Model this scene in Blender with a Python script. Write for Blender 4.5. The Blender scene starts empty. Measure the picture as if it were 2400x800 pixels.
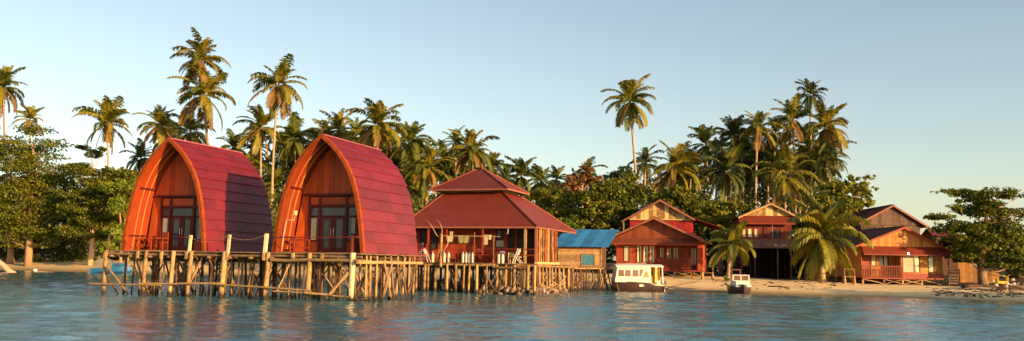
import bpy, math, random
import numpy as np
from mathutils import Vector, Matrix
rnd = random.Random(11)
C = bpy.context.scene.collection
R = math.radians

# ------------------------------------------------------------------ camera
FPX, EYE = 2078.0, 1.9
PITCH, ROLL = math.atan(222 / FPX), R(0.95)
fw = Vector((0, math.cos(PITCH), math.sin(PITCH)))
rt0 = Vector((1, 0, 0)); up0 = rt0.cross(fw)
rt = rt0 * math.cos(ROLL) + up0 * math.sin(ROLL)
up = up0 * math.cos(ROLL) - rt0 * math.sin(ROLL)
cam = bpy.data.cameras.new('camera'); cam_o = bpy.data.objects.new('camera', cam); C.objects.link(cam_o)
cam.sensor_width = 36; cam.lens = 36 * FPX / 2400; cam.clip_start = .1; cam.clip_end = 6000
cam_o.matrix_world = Matrix(((rt.x, up.x, -fw.x, 0), (rt.y, up.y, -fw.y, 0), (rt.z, up.z, -fw.z, EYE), (0, 0, 0, 1)))
bpy.context.scene.camera = cam_o

# ------------------------------------------------------------------ world and sun
SUN_EL = R(10.5)
SUN_H = Vector((.7604, -.6494))
w = bpy.data.worlds.new('World'); bpy.context.scene.world = w; w.use_nodes = True
nt = w.node_tree; bg = nt.nodes['Background']
sky = nt.nodes.new('ShaderNodeTexSky'); sky.sky_type = 'NISHITA'; sky.sun_disc = False
sky.sun_elevation = SUN_EL; sky.sun_rotation = math.atan2(SUN_H.x, SUN_H.y)
sky.air_density = 1.0; sky.dust_density = 1.0; sky.ozone_density = 1.0; sky.altitude = 0
tn = nt.nodes.new('ShaderNodeMix'); tn.data_type = 'RGBA'; tn.blend_type = 'MULTIPLY'; tn.inputs[0].default_value = 1
tn.inputs[7].default_value = (.985, .955, .925, 1)
hs = nt.nodes.new('ShaderNodeHueSaturation'); hs.inputs['Saturation'].default_value = .85
nt.links.new(sky.outputs[0], hs.inputs['Color']); nt.links.new(hs.outputs[0], tn.inputs[6]); nt.links.new(tn.outputs[2], bg.inputs[0]); bg.inputs[1].default_value = 0.124
sun = bpy.data.lights.new('sun', 'SUN'); sun.energy = 5.0; sun.angle = R(.5); sun.color = (1, .62, .26)
sun_o = bpy.data.objects.new('sun', sun); C.objects.link(sun_o)
sd = Vector((SUN_H.x * math.cos(SUN_EL), SUN_H.y * math.cos(SUN_EL), math.sin(SUN_EL)))
sun_o.rotation_euler = sd.to_track_quat('Z', 'Y').to_euler(); sun_o.location = sd * 100
vs = bpy.context.scene.view_settings
vs.view_transform = 'Standard'; vs.look = 'None'; vs.gamma = 1; vs.exposure = 0.95

# ------------------------------------------------------------------ helpers
def at(px, py, D):
    d = fw + rt * ((px - 1200) / FPX) + up * ((400 - py) / FPX)
    return Vector((0, 0, EYE)) + d * (D / d.y)
SH = [(-400, 260), (-200, 185), (-120, 152), (-76, 133), (-53, 119.5), (-33, 117), (-21, 108), (-8, 88), (2, 76), (8, 72), (13, 73), (18, 71.5),
      (22, 69.5), (26, 67), (31, 63.8), (34.5, 59), (42, 51), (60, 36), (120, 0), (400, -150)]
SHX = np.array([a for a, b in SH], float); SHY = np.array([b for a, b in SH], float)
def ground_np(x, y):
    d = y - np.interp(x, SHX, SHY)
    t = np.clip((x - 18) / 12, 0, 1)
    zm = np.interp(x, [-60, 8, 16, 24, 36], [1.8, 1.45, 1.3, 1.15, .75]); L = 7 * (1 - t) + 12 * t
    z = np.where(d > 0, zm * (1 - np.exp(-np.maximum(d, 0) / L)), d * .05)
    z = np.maximum(z, -3) + np.where(d > 30, (d - 30) * .012, 0) * (d < 400) + np.where(d >= 400, 4.4, 0)
    return z
def gz(x, y): return float(ground_np(np.array([x]), np.array([y]))[0])

def tag(o, label=None, cat=None, group=None, kind=None):
    if label: o['label'] = label
    if cat: o['category'] = cat
    if group: o['group'] = group
    if kind: o['kind'] = kind
    return o
def thing(name, label, cat, loc, th=0, group=None):
    o = bpy.data.objects.new(name, None); C.objects.link(o); o.empty_display_size = .3
    o.location = loc; o.rotation_euler = (0, 0, -R(th))
    return tag(o, label, cat, group)
def link(name, me, parent=None):
    o = bpy.data.objects.new(name, me); C.objects.link(o)
    if parent: o.parent = parent
    return o
def mesh(name, vs_, fs, m, smooth=False, uv=None):
    me = bpy.data.meshes.new(name); me.from_pydata([tuple(v) for v in vs_], [], fs); me.materials.append(m)
    if smooth: me.polygons.foreach_set('use_smooth', [True] * len(me.polygons))
    if uv is not None:
        l = me.uv_layers.new(name='UVMap')
        for lp in me.loops: l.data[lp.index].uv = uv[lp.vertex_index]
    me.update(); return me
_cache = {}
BOXV = [(x, y, z) for x in (-.5, .5) for y in (-.5, .5) for z in (-.5, .5)]
BOXF = [(0, 1, 3, 2), (4, 6, 7, 5), (0, 4, 5, 1), (2, 3, 7, 6), (0, 2, 6, 4), (1, 5, 7, 3)]
def boxme(m):
    k = ('box', m.name)
    if k not in _cache: _cache[k] = mesh('box', BOXV, BOXF, m)
    return _cache[k]
def box(name, parent, loc, size, m, rot=(0, 0, 0)):
    o = link(name, boxme(m), parent); o.location = loc; o.scale = size; o.rotation_euler = rot; return o
def rodme(m, v=0, taper=.85):
    k = ('rod', m.name, v, taper)
    if k not in _cache:
        q = random.Random(v * 7 + 3); n = 8; vv = []; ff = []
        seg = 5 if v else 1
        for j in range(seg + 1):
            t = j / seg; cx = cy = 0
            if v: cx, cy = q.uniform(-.35, .35) * (0 < j < seg), q.uniform(-.35, .35) * (0 < j < seg)
            r_ = (1 + (taper - 1) * t) * (q.uniform(.88, 1.1) if v else 1)
            for i in range(n):
                a = 2 * math.pi * i / n; vv.append((cx + r_ * math.cos(a), cy + r_ * math.sin(a), t))
        for j in range(seg):
            for i in range(n): ff.append((j * n + i, j * n + (i + 1) % n, (j + 1) * n + (i + 1) % n, (j + 1) * n + i))
        ff.append(tuple(reversed(range(n)))); ff.append(tuple(range(seg * n, seg * n + n)))
        me = mesh('rod', vv, ff, m)
        me.polygons.foreach_set('use_smooth', [len(p.vertices) == 4 for p in me.polygons]); _cache[k] = me
    return _cache[k]
def rod(name, parent, p0, p1, r_, m, v=0, taper=.85):
    p0, p1 = Vector(p0), Vector(p1); d = p1 - p0
    o = link(name, rodme(m, v, taper), parent)
    q = d.to_track_quat('Z', 'Y').to_matrix().to_4x4()
    if v: q = q @ Matrix.Rotation(rnd.uniform(0, 6.28), 4, 'Z')
    o.matrix_basis = Matrix.Translation(p0) @ q @ Matrix.Diagonal((r_, r_, d.length, 1)); return o
def tube_me(name, pts, rad, m, n=7, smooth=True, cap=True):
    pts = [Vector(p) for p in pts]; vv = []; ff = []
    for i, p in enumerate(pts):
        t = (pts[min(i + 1, len(pts) - 1)] - pts[max(i - 1, 0)]).normalized()
        a = t.cross(Vector((0, 1, .01))) if abs(t.y) < .9 else t.cross(Vector((1, 0, 0)))
        a.normalize(); b = t.cross(a); r_ = rad[i] if hasattr(rad, '__len__') else rad
        for k in range(n):
            an = 2 * math.pi * k / n; vv.append(p + (a * math.cos(an) + b * math.sin(an)) * r_)
    for i in range(len(pts) - 1):
        for k in range(n): ff.append((i * n + k, i * n + (k + 1) % n, (i + 1) * n + (k + 1) % n, (i + 1) * n + k))
    if cap: ff.append(tuple(reversed(range(n)))); ff.append(tuple(range(len(vv) - n, len(vv))))
    me = mesh(name, vv, ff, m)
    if smooth: me.polygons.foreach_set('use_smooth', [len(p.vertices) == 4 for p in me.polygons])
    return me
def tube(name, parent, pts, rad, m, n=7): return link(name, tube_me(name, pts, rad, m, n), parent)
class MB:
    def __init__(s): s.v = []; s.f = []
    def box(s, c, size, rot=None):
        b = len(s.v); M = rot or Matrix.Identity(3)
        for p in BOXV: s.v.append(Vector(c) + M @ Vector((p[0] * size[0], p[1] * size[1], p[2] * size[2])))
        s.f += [tuple(b + i for i in q) for q in BOXF]; return s
    def add(s, vv, ff):
        b = len(s.v); s.v += [Vector(p) for p in vv]; s.f += [tuple(b + i for i in q) for q in ff]; return s
    def prism(s, poly, y0, y1):
        n = len(poly); b = len(s.v)
        s.v += [Vector((x, y0, z)) for x, z in poly] + [Vector((x, y1, z)) for x, z in poly]
        s.f += [tuple(b + i for i in range(n)), tuple(b + n + i for i in reversed(range(n)))]
        s.f += [(b + (i + 1) % n, b + i, b + n + i, b + n + (i + 1) % n) for i in range(n)]; return s
    def slab(s, a, b_, c, d, t):
        a, b_, c, d = map(Vector, (a, b_, c, d)); n = (b_ - a).cross(d - a).normalized() * t; k = len(s.v)
        s.v += [a, b_, c, d, a - n, b_ - n, c - n, d - n]
        s.f += [(k, k + 1, k + 2, k + 3), (k + 7, k + 6, k + 5, k + 4), (k, k + 4, k + 5, k + 1), (k + 1, k + 5, k + 6, k + 2), (k + 2, k + 6, k + 7, k + 3), (k + 3, k + 7, k + 4, k)]
        return s
    def build(s, name, m, parent=None, smooth=False): return link(name, mesh(name, s.v, s.f, m, smooth), parent)
def slab(name, parent, a, b, c, d, t, m):
    a, b, c, d = map(Vector, (a, b, c, d)); q = MB().slab(a, b, c, d, t)
    ex = (b - a).normalized(); ey = (d - a) - ex * (d - a).dot(ex); ey.normalize()
    uv = [((p - a).dot(ex), (p - a).dot(ey)) for p in q.v]
    return link(name, mesh(name, q.v, q.f, m, uv=uv), parent)

# ------------------------------------------------------------------ materials
M = {}
WET = ('pole_wood', 'pale_post', 'white_post', 'dark_wood', 'plank_wood')
def mat(name, col, rough=.7, var=.25, nscale=2.0, bump=.0, bscale=20, hue=.0, spec=.3, col2=None, trans=0, emit=0, metal=0, wave=None):
    m = bpy.data.materials.new(name); m.use_nodes = True; n = m.node_tree.nodes; l = m.node_tree.links
    p = n['Principled BSDF']; p.inputs['Roughness'].default_value = rough; p.inputs['Specular IOR Level'].default_value = spec
    p.inputs['Metallic'].default_value = metal
    geo = n.new('ShaderNodeNewGeometry'); nz = n.new('ShaderNodeTexNoise'); nz.inputs['Scale'].default_value = nscale; nz.inputs['Detail'].default_value = 5
    l.new(geo.outputs['Position'], nz.inputs['Vector'])
    oi = n.new('ShaderNodeObjectInfo')
    ma = n.new('ShaderNodeMath'); ma.operation = 'MULTIPLY_ADD'; ma.inputs[1].default_value = .55; ma.inputs[2].default_value = -.27
    l.new(oi.outputs['Random'], ma.inputs[0])
    ad = n.new('ShaderNodeMath'); ad.operation = 'ADD'; l.new(ma.outputs[0], ad.inputs[0]); l.new(nz.outputs['Fac'], ad.inputs[1])
    cr = n.new('ShaderNodeValToRGB'); l.new(ad.outputs[0], cr.inputs[0])
    c1 = tuple(c * (1 - var) for c in col) + (1,)
    c2 = tuple(min(1, c * (1 + var)) for c in (col2 or col)) + (1,)
    cr.color_ramp.elements[0].position = .25; cr.color_ramp.elements[0].color = c1
    cr.color_ramp.elements[1].position = .75; cr.color_ramp.elements[1].color = c2
    if name in WET:  # algae and wet wood just above the waterline
        sx = n.new('ShaderNodeSeparateXYZ'); l.new(geo.outputs['Position'], sx.inputs[0])
        za = n.new('ShaderNodeMath'); za.operation = 'MULTIPLY_ADD'; za.inputs[1].default_value = .45; l.new(nz.outputs['Fac'], za.inputs[0]); l.new(sx.outputs['Z'], za.inputs[2])
        mr = n.new('ShaderNodeMapRange'); mr.inputs['From Min'].default_value = .38; mr.inputs['From Max'].default_value = .62; l.new(za.outputs[0], mr.inputs[0])
        wm_ = n.new('ShaderNodeMix'); wm_.data_type = 'RGBA'; l.new(mr.outputs[0], wm_.inputs[0]); wm_.inputs[6].default_value = (.035, .025, .014, 1); l.new(cr.outputs[0], wm_.inputs[7]); l.new(wm_.outputs[2], p.inputs['Base Color'])
    else: l.new(cr.outputs[0], p.inputs['Base Color'])
    h = None
    if bump:
        nb = n.new('ShaderNodeTexNoise'); nb.inputs['Scale'].default_value = bscale; nb.inputs['Detail'].default_value = 4
        l.new(geo.outputs['Position'], nb.inputs['Vector']); h = nb.outputs['Fac']; st = bump
    if wave:
        tc = n.new('ShaderNodeTexCoord'); wv = n.new('ShaderNodeTexWave'); wv.wave_type = 'BANDS'; wv.bands_direction = 'X'
        wv.inputs['Scale'].default_value = wave; wv.inputs['Distortion'].default_value = .15
        l.new(tc.outputs['UV'], wv.inputs['Vector']); h = wv.outputs['Fac']; st = .5
    if h:
        b = n.new('ShaderNodeBump'); b.inputs['Strength'].default_value = st; b.inputs['Distance'].default_value = .04
        l.new(h, b.inputs['Height']); l.new(b.outputs[0], p.inputs['Normal'])
    if emit:
        p.inputs['Emission Color'].default_value = (1, .9, .7, 1); p.inputs['Emission Strength'].default_value = emit
    M[name] = m; return m
mat('pole_wood', (.17, .09, .038), .85, .4, 3, .4, 25, col2=(.34, .20, .085))
mat('dark_wood', (.12, .06, .035), .85, .4, 3, .4, 25)
mat('plank_wood', (0.2, 0.12, 0.065), .85, .35, 4, .3, 30)
mat('pale_post', (.36, .22, .09), .8, .35, 4, .25, 30)
mat('white_post', (0.62, 0.5, 0.3), .75, .3, 9, .3, 20)
mat('roof_red', (.162, .009, .018), .38, .2, .8, 0, spec=.5)
M['roof_red'].node_tree.nodes['Principled BSDF'].inputs['IOR'].default_value = 1.7
mat('roof_ridge', (0.26, 0.07, 0.08), .4, .2, 2, spec=.5)
mat('porch_board', (.50, .085, .018), .55, .25, 2.2, .15, 12)  # hut wood brightened in colour in place of light bounced into the porch
mat('restaurant_wall', (0.42, 0.065, 0.02), .6, .25, 1.5, .15, 12)
mat('orange_wood', (.21, .026, .004), .6, .25, 2.2, .15, 12, spec=.12)
mat('rib_wood', (0.55, 0.22, 0.06), .55, .2, 3)
mat('fascia_wood', (.25, .050, .010), .6, .3, 3, .15, 15, spec=.12)
mat('red_frame', (0.12, 0.014, 0.012), .45, .2, 3)
mat('red_wall', (0.32, 0.052, 0.016), .6, .25, 1.5, .15, 12)
mat('bright_red_wall', (0.3, 0.016, 0.016), .6, .2, 2, .1, 12)
mat('dark_red_board', (.13, .022, .012), .6, .25, 2, .15, 12)
mat('rail_red', (0.22, 0.035, 0.016), .55, .25, 3)
mat('ochre_board', (0.42, 0.17, 0.035), .65, .3, 4, .2, 18)
mat('peeling_board', (.36, .18, .065), .7, .3, 3.5, .2, 18, col2=(.56, .38, .16))
mat('shadow_board', (.035, .022, .015), .9, .3, 4)  # near-black colour paints in the shade under the two storey house
mat('shaded_ochre', (.20, .09, .02), .8, .3, 4, .2, 18)  # fence ochre with the almond tree's shade put into the colour
mat('grey_board', (0.12, 0.07, 0.05), .8, .35, 4, .3, 18)
mat('shed_board', (0.4, 0.23, 0.1), .8, .35, 5, .3, 18)
mat('roof_tin_red', (0.16, 0.026, 0.013), .5, .2, 1.5, wave=5)
mat('roof_tin_dark', (.13, .045, .032), .8, .3, 1.5, spec=.1, wave=5)
mat('roof_brown', (0.17, 0.045, 0.025), .6, .25, 2, wave=5)
mat('eave_trim', (0.28, 0.1, 0.06), .6, .2, 2)
mat('cream_trim', (0.45, 0.3, 0.13), .6, .2, 2)
mat('blue_roof', (0.03, 0.19, 0.42), .5, .3, 1.3, wave=4)
mat('blue_board', (0.07, 0.22, 0.3), .6, .25, 3)
mat('glass_dark', (.06, .065, .06), .08, .3, 2, spec=.6)
mat('pane_green', (.42, .46, .30), .25, .12, 2, spec=.5)
mat('curtain', (.70, .58, .34), .9, .2, 6)
mat('curtain_grey', (.42, .38, .28), .9, .25, 5)
mat('white_paint', (0.66, 0.62, 0.52), .4, .06, 2)
mat('white_plastic', (0.62, 0.55, 0.42), .45, .08, 2)
mat('hull_dark', (.055, .03, .028), .35, .25, 2, spec=.5)
mat('boat_blue', (0.015, 0.11, 0.27), .3, .15, 2, spec=.5)
mat('boat_navy', (.015, .03, .07), .4, .2, 2)
mat('canvas', (0.15, 0.13, 0.1), .9, .25, 3)
mat('yellow_paint', (.72, .50, .05), .5, .2, 3)
mat('metal_grey', (.45, .43, .4), .4, .15, 3, metal=.4)
mat('cloth_cream', (0.58, 0.46, 0.24), .9, .15, 3)
mat('cloth_olive', (.32, .26, .10), .9, .2, 3)
mat('cloth_violet', (.30, .22, .42), .9, .2, 3)
mat('lamp_glow', (.9, .85, .7), .4, .05, 2, emit=6)
mat('stone', (0.3, 0.2, 0.14), .9, .45, 2.5, .4, 12, col2=(.62, .45, .38))
mat('driftwood', (.40, .24, .12), .85, .35, 4, .3, 20)
mat('rope', (0.34, 0.25, 0.17), .9, .2, 3)
mat('debris', (.07, .045, .03), .9, .5, 4)
mat('skin', (.36, .17, .10), .55, .1, 3)
mat('hair', (.015, .012, .012), .5, .2, 5)
mat('shirt', (.40, .06, .05), .8, .2, 3)
mat('palm_trunk', (.34, .23, .14), .9, .35, 3, .4, 9)
mat('bark', (.27, .165, .09), .9, .4, 3, .5, 12)
mat('bark_pale', (.50, .32, .20), .85, .3, 3, .3, 12)
mat('coconut', (.30, .17, .04), .6, .4, 4)
def leafmat(name, col, col2, trans=.3, rough=.5, objvar=.35, spec=.3):
    m = bpy.data.materials.new(name); m.use_nodes = True; n = m.node_tree.nodes; l = m.node_tree.links
    p = n['Principled BSDF']; p.inputs['Roughness'].default_value = rough; p.inputs['Specular IOR Level'].default_value = spec
    a = n.new('ShaderNodeAttribute'); a.attribute_name = 'tint'
    oi = n.new('ShaderNodeObjectInfo')
    ma = n.new('ShaderNodeMath'); ma.operation = 'MULTIPLY_ADD'; ma.inputs[1].default_value = objvar; ma.inputs[2].default_value = -objvar / 2
    l.new(oi.outputs['Random'], ma.inputs[0]); ad = n.new('ShaderNodeMath'); ad.operation = 'ADD'; ad.use_clamp = True
    l.new(ma.outputs[0], ad.inputs[0]); l.new(a.outputs['Fac'], ad.inputs[1])
    mx = n.new('ShaderNodeMix'); mx.data_type = 'RGBA'; l.new(ad.outputs[0], mx.inputs[0])
    mx.inputs[6].default_value = col + (1,); mx.inputs[7].default_value = col2 + (1,)
    l.new(mx.outputs[2], p.inputs['Base Color'])
    tr = n.new('ShaderNodeBsdfTranslucent'); l.new(mx.outputs[2], tr.inputs[0])
    ms = n.new('ShaderNodeMixShader'); ms.inputs[0].default_value = trans
    l.new(p.outputs[0], ms.inputs[1]); l.new(tr.outputs[0], ms.inputs[2]); l.new(ms.outputs[0], n['Material Output'].inputs[0])
    M[name] = m; return m
leafmat('frond_green', (0.065, 0.09, 0.012), (0.19, 0.2, 0.026))
leafmat('frond_gold', (0.13, 0.125, 0.012), (0.34, 0.275, 0.03))
leafmat('frond_dry', (0.2, 0.11, 0.03), (0.34, 0.19, 0.055))
leafmat('frond_dark', (0.04, 0.055, 0.014), (0.12, 0.125, 0.024))
leafmat('frond_young', (0.09, 0.1, 0.01), (0.34, 0.3, 0.028))
leafmat('leaf_almond', (0.05, 0.075, 0.007), (0.21, 0.21, 0.02))
leafmat('leaf_big', (0.05, 0.07, 0.007), (0.25, 0.245, 0.022))
leafmat('leaf_bright', (0.09, 0.13, 0.01), (0.24, 0.3, 0.03))
leafmat('leaf_rust', (0.14, 0.06, 0.015), (0.28, 0.14, 0.035))
leafmat('leaf_far', (0.06, 0.075, 0.012), (0.21, 0.2, 0.03))
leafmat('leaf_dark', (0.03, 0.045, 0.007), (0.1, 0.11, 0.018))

# ------------------------------------------------------------------ ground
def ground():
    xs = np.unique(np.concatenate([np.linspace(-3000, -150, 20), np.linspace(-150, -50, 60), np.linspace(-50, 60, 160), np.linspace(60, 150, 30), np.linspace(150, 3000, 20)]))
    ys = np.unique(np.concatenate([np.linspace(-400, 30, 12), np.linspace(30, 55, 20), np.linspace(55, 125, 150), np.linspace(125, 220, 60), np.linspace(220, 4000, 20)]))
    X, Y = np.meshgrid(xs, ys); rs = np.random.RandomState(3)
    Z = ground_np(X, Y)
    d = Y - np.interp(X, SHX, SHY)
    bump = .035 * np.sin(X * 1.1 + np.sin(Y * .7) * 2) * np.sin(Y * .9 + X * .3) + .02 * rs.randn(*X.shape)
    Z = Z + bump * np.clip(d / 4, 0, 1)
    lim = np.interp(X, [-76, -20, 5, 14, 26, 40], [20, 17, 13, 15, 19, 26])
    soil = np.clip((d - lim + 1.5 * np.sin(X * .8) + rs.randn(*X.shape) * .5) / 3, 0, 1)
    wet = np.clip(1 - d / 2.6, 0, 1) * (d > -6)
    nx, ny = len(xs), len(ys)
    v = np.stack([X.ravel(), Y.ravel(), Z.ravel()], 1)
    f = [(j * nx + i, j * nx + i + 1, (j + 1) * nx + i + 1, (j + 1) * nx + i) for j in range(ny - 1) for i in range(nx - 1)]
    m = bpy.data.materials.new('beach_sand'); m.use_nodes = True; n = m.node_tree.nodes; l = m.node_tree.links
    p = n['Principled BSDF']; p.inputs['Roughness'].default_value = .9; p.inputs['Specular IOR Level'].default_value = .15
    geo = n.new('ShaderNodeNewGeometry')
    nz = n.new('ShaderNodeTexNoise'); nz.inputs['Scale'].default_value = .9; nz.inputs['Detail'].default_value = 8; nz.inputs['Roughness'].default_value = .7
    l.new(geo.outputs['Position'], nz.inputs['Vector'])
    cr = n.new('ShaderNodeValToRGB'); l.new(nz.outputs['Fac'], cr.inputs[0])
    cr.color_ramp.elements[0].position = .3; cr.color_ramp.elements[0].color = (.68, .45, .22, 1)
    cr.color_ramp.elements[1].position = .65; cr.color_ramp.elements[1].color = (.90, .65, .32, 1)
    sp = n.new('ShaderNodeTexNoise'); sp.inputs['Scale'].default_value = 3.2; sp.inputs['Detail'].default_value = 3
    l.new(geo.outputs['Position'], sp.inputs['Vector'])
    sr = n.new('ShaderNodeValToRGB'); l.new(sp.outputs['Fac'], sr.inputs[0]); sr.color_ramp.elements[0].position = .64; sr.color_ramp.elements[0].color = (0, 0, 0, 1)
    sr.color_ramp.elements[1].position = .72; sr.color_ramp.elements[1].color = (.55, .55, .55, 1)
    mx0 = n.new('ShaderNodeMix'); mx0.data_type = 'RGBA'; l.new(sr.outputs[0], mx0.inputs[0]); l.new(cr.outputs[0], mx0.inputs[6]); mx0.inputs[7].default_value = (.32, .22, .12, 1)
    a = n.new('ShaderNodeAttribute'); a.attribute_name = 'soil'
    a2 = n.new('ShaderNodeAttribute'); a2.attribute_name = 'wet'
    mx = n.new('ShaderNodeMix'); mx.data_type = 'RGBA'; l.new(a.outputs['Fac'], mx.inputs[0]); l.new(mx0.outputs[2], mx.inputs[6]); mx.inputs[7].default_value = (.06, .04, .02, 1)
    mx2 = n.new('ShaderNodeMix'); mx2.data_type = 'RGBA'; l.new(a2.outputs['Fac'], mx2.inputs[0]); l.new(mx.outputs[2], mx2.inputs[6]); mx2.inputs[7].default_value = (.26, .18, .095, 1)
    l.new(mx2.outputs[2], p.inputs['Base Color'])
    b = n.new('ShaderNodeBump'); b.inputs['Strength'].default_value = .5; b.inputs['Distance'].default_value = .08; l.new(nz.outputs['Fac'], b.inputs['Height']); l.new(b.outputs[0], p.inputs['Normal'])
    me = mesh('ground', v.tolist(), f, m, True)
    for nm, arr in (('soil', soil), ('wet', wet)):
        at_ = me.attributes.new(nm, 'FLOAT', 'POINT'); at_.data.foreach_set('value', arr.ravel().astype(np.float32))
    tag(link('ground', me), kind='structure')
ground()

# ------------------------------------------------------------------ water
def water():
    m = bpy.data.materials.new('sea_water'); m.use_nodes = True; n = m.node_tree.nodes; l = m.node_tree.links
    p = n['Principled BSDF']; p.inputs['Roughness'].default_value = .045; p.inputs['IOR'].default_value = 1.33; p.inputs['Specular IOR Level'].default_value = .5
    a = n.new('ShaderNodeAttribute'); a.attribute_name = 'shallow'
    geo = n.new('ShaderNodeNewGeometry')
    mp = n.new('ShaderNodeMapping'); mp.inputs['Scale'].default_value = (1, 1.6, 1); l.new(geo.outputs['Position'], mp.inputs[0])
    nz = n.new('ShaderNodeTexNoise'); nz.inputs['Scale'].default_value = .06; nz.inputs['Detail'].default_value = 3; l.new(geo.outputs['Position'], nz.inputs['Vector'])
    cr = n.new('ShaderNodeValToRGB'); l.new(nz.outputs['Fac'], cr.inputs[0])
    cr.color_ramp.elements[0].position = .35; cr.color_ramp.elements[0].color = (.026, .125, .16, 1)
    cr.color_ramp.elements[1].position = .65; cr.color_ramp.elements[1].color = (.038, .165, .205, 1)
    mx = n.new('ShaderNodeMix'); mx.data_type = 'RGBA'; l.new(a.outputs['Fac'], mx.inputs[0]); l.new(cr.outputs[0], mx.inputs[6]); mx.inputs[7].default_value = (.16, .13, .06, 1)
    l.new(mx.outputs[2], p.inputs['Base Color'])
    n1 = n.new('ShaderNodeTexNoise'); n1.inputs['Scale'].default_value = 5.0; n1.inputs['Detail'].default_value = 4; l.new(mp.outputs[0], n1.inputs['Vector'])
    b = n.new('ShaderNodeBump'); b.inputs['Strength'].default_value = .45; b.inputs['Distance'].default_value = .05; l.new(n1.outputs['Fac'], b.inputs['Height']); l.new(b.outputs[0], p.inputs['Normal'])
    xs = np.unique(np.concatenate([np.linspace(-3000, -100, 12), np.linspace(-100, -32, 120), np.linspace(-32, 38, 500), np.linspace(38, 60, 40), np.linspace(60, 3000, 12)]))
    ys = np.unique(np.concatenate([np.linspace(-3000, 5, 12), np.linspace(5, 18, 20), np.linspace(18, 75, 420), np.linspace(75, 140, 160), np.linspace(140, 300, 8)]))
    X, Y = np.meshgrid(xs, ys); rs = np.random.RandomState(5); Z = np.zeros_like(X)
    for k in range(40):
        wl = .55 * 1.075 ** k; slope = .024 if wl < .9 else .042 if wl < 2.6 else .010
        an = rs.normal(1.5, .6); kx, ky = 2 * math.pi / wl * math.cos(an), 2 * math.pi / wl * math.sin(an)
        env = np.clip(.55 + .6 * np.sin(X * rs.uniform(.03, .3) + Y * rs.uniform(.03, .25) + k * 2.1), 0, 1.2)
        Z += slope * wl / 6.283 * np.sin(kx * X + ky * Y + 1.3 * np.sin(X * rs.uniform(.1, .5) + Y * rs.uniform(.1, .4)) + rs.uniform(0, 6.28)) * env
    d = Y - np.interp(X, SHX, SHY)
    inside = (X > -100) & (X < 60) & (Y > 5) & (Y < 140)
    Z = Z * inside * np.clip(-d / 8 + .25, .15, 1)
    sh = np.clip(1 + d / 7, 0, 1)
    nx, ny = len(xs), len(ys)
    v = np.stack([X.ravel(), Y.ravel(), Z.ravel()], 1)
    f = [(j * nx + i, j * nx + i + 1, (j + 1) * nx + i + 1, (j + 1) * nx + i) for j in range(ny - 1) for i in range(nx - 1)]
    me = mesh('water', v.tolist(), f, m, True)
    at_ = me.attributes.new('shallow', 'FLOAT', 'POINT'); at_.data.foreach_set('value', sh.ravel().astype(np.float32))
    tag(link('water', me), kind='structure')
water()

# ------------------------------------------------------------------ huts on the jetty
TH = 19.0
HO = Vector((-9.6, 44.3, 0)); DECK = 2.35
ac = Vector((math.cos(R(TH)), -math.sin(R(TH)), 0)); bk = Vector((math.sin(R(TH)), math.cos(R(TH)), 0))
def dl(u, v, z=0): return HO + ac * u + bk * v + Vector((0, 0, z))
def tolocal(P):
    d = P - HO; return d.dot(ac), d.dot(bk), P.z
PROF = [(0, 1), (.175, .95), (.337, .895), (.5, .815), (.674, .675), (.81, .48), (.916, .25), (1, 0)]
def prof_pts(Wd, h, n, off=0.0):
    z = np.array([a for a, b in PROF]); x = np.array([b for a, b in PROF])
    # smooth by dense cubic-ish resampling
    t = np.linspace(0, 1, len(z)); tt = np.linspace(0, 1, 400)
    def sm(q):
        r_ = np.interp(tt, t, q)
        for _ in range(3):
            r2 = r_.copy(); k = 22
            pad = np.concatenate([2 * r_[0] - r_[k:0:-1], r_, 2 * r_[-1] - r_[-2:-k - 2:-1]])
            r_ = np.convolve(pad, np.ones(2 * k + 1) / (2 * k + 1), 'valid'); r_[0], r_[-1] = r2[0], r2[-1]
        return r_
    xx, zz = sm(x) * Wd, sm(z) * h
    if off:
        tx, tz = np.gradient(xx), np.gradient(zz); L = np.hypot(tx, tz)
        xx, zz = xx - off * tz / L, zz + off * tx / L
        keep = xx >= 0; xx, zz = xx[keep], zz[keep]
        xx[-1] = 0
    s = np.concatenate([[0], np.cumsum(np.hypot(np.diff(xx), np.diff(zz)))])
    q = np.linspace(0, s[-1], n + 1)
    return list(zip(np.interp(q, s, xx), np.interp(q, s, zz)))
def panel_me(wd, ht, m):
    vv, ff = [], []; nr = 7
    prof = []
    for i in range(nr):
        x0 = -wd / 2 + wd * i / nr; p = wd / nr
        prof += [(x0, 0), (x0 + p * .5, .0), (x0 + p * .62, .045), (x0 + p * .88, .045)]
    prof.append((wd / 2, 0))
    for (x, z) in prof: vv += [(x, 0, z + .075), (x, 0, z), (x, ht, z)]
    for i in range(len(prof) - 1):
        a, b = 3 * i, 3 * i + 3
        ff += [(a, b, b + 2, a + 2), (a + 1, b + 1, b, a)]
    return mesh('roof_panel', vv, ff, m)
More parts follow.
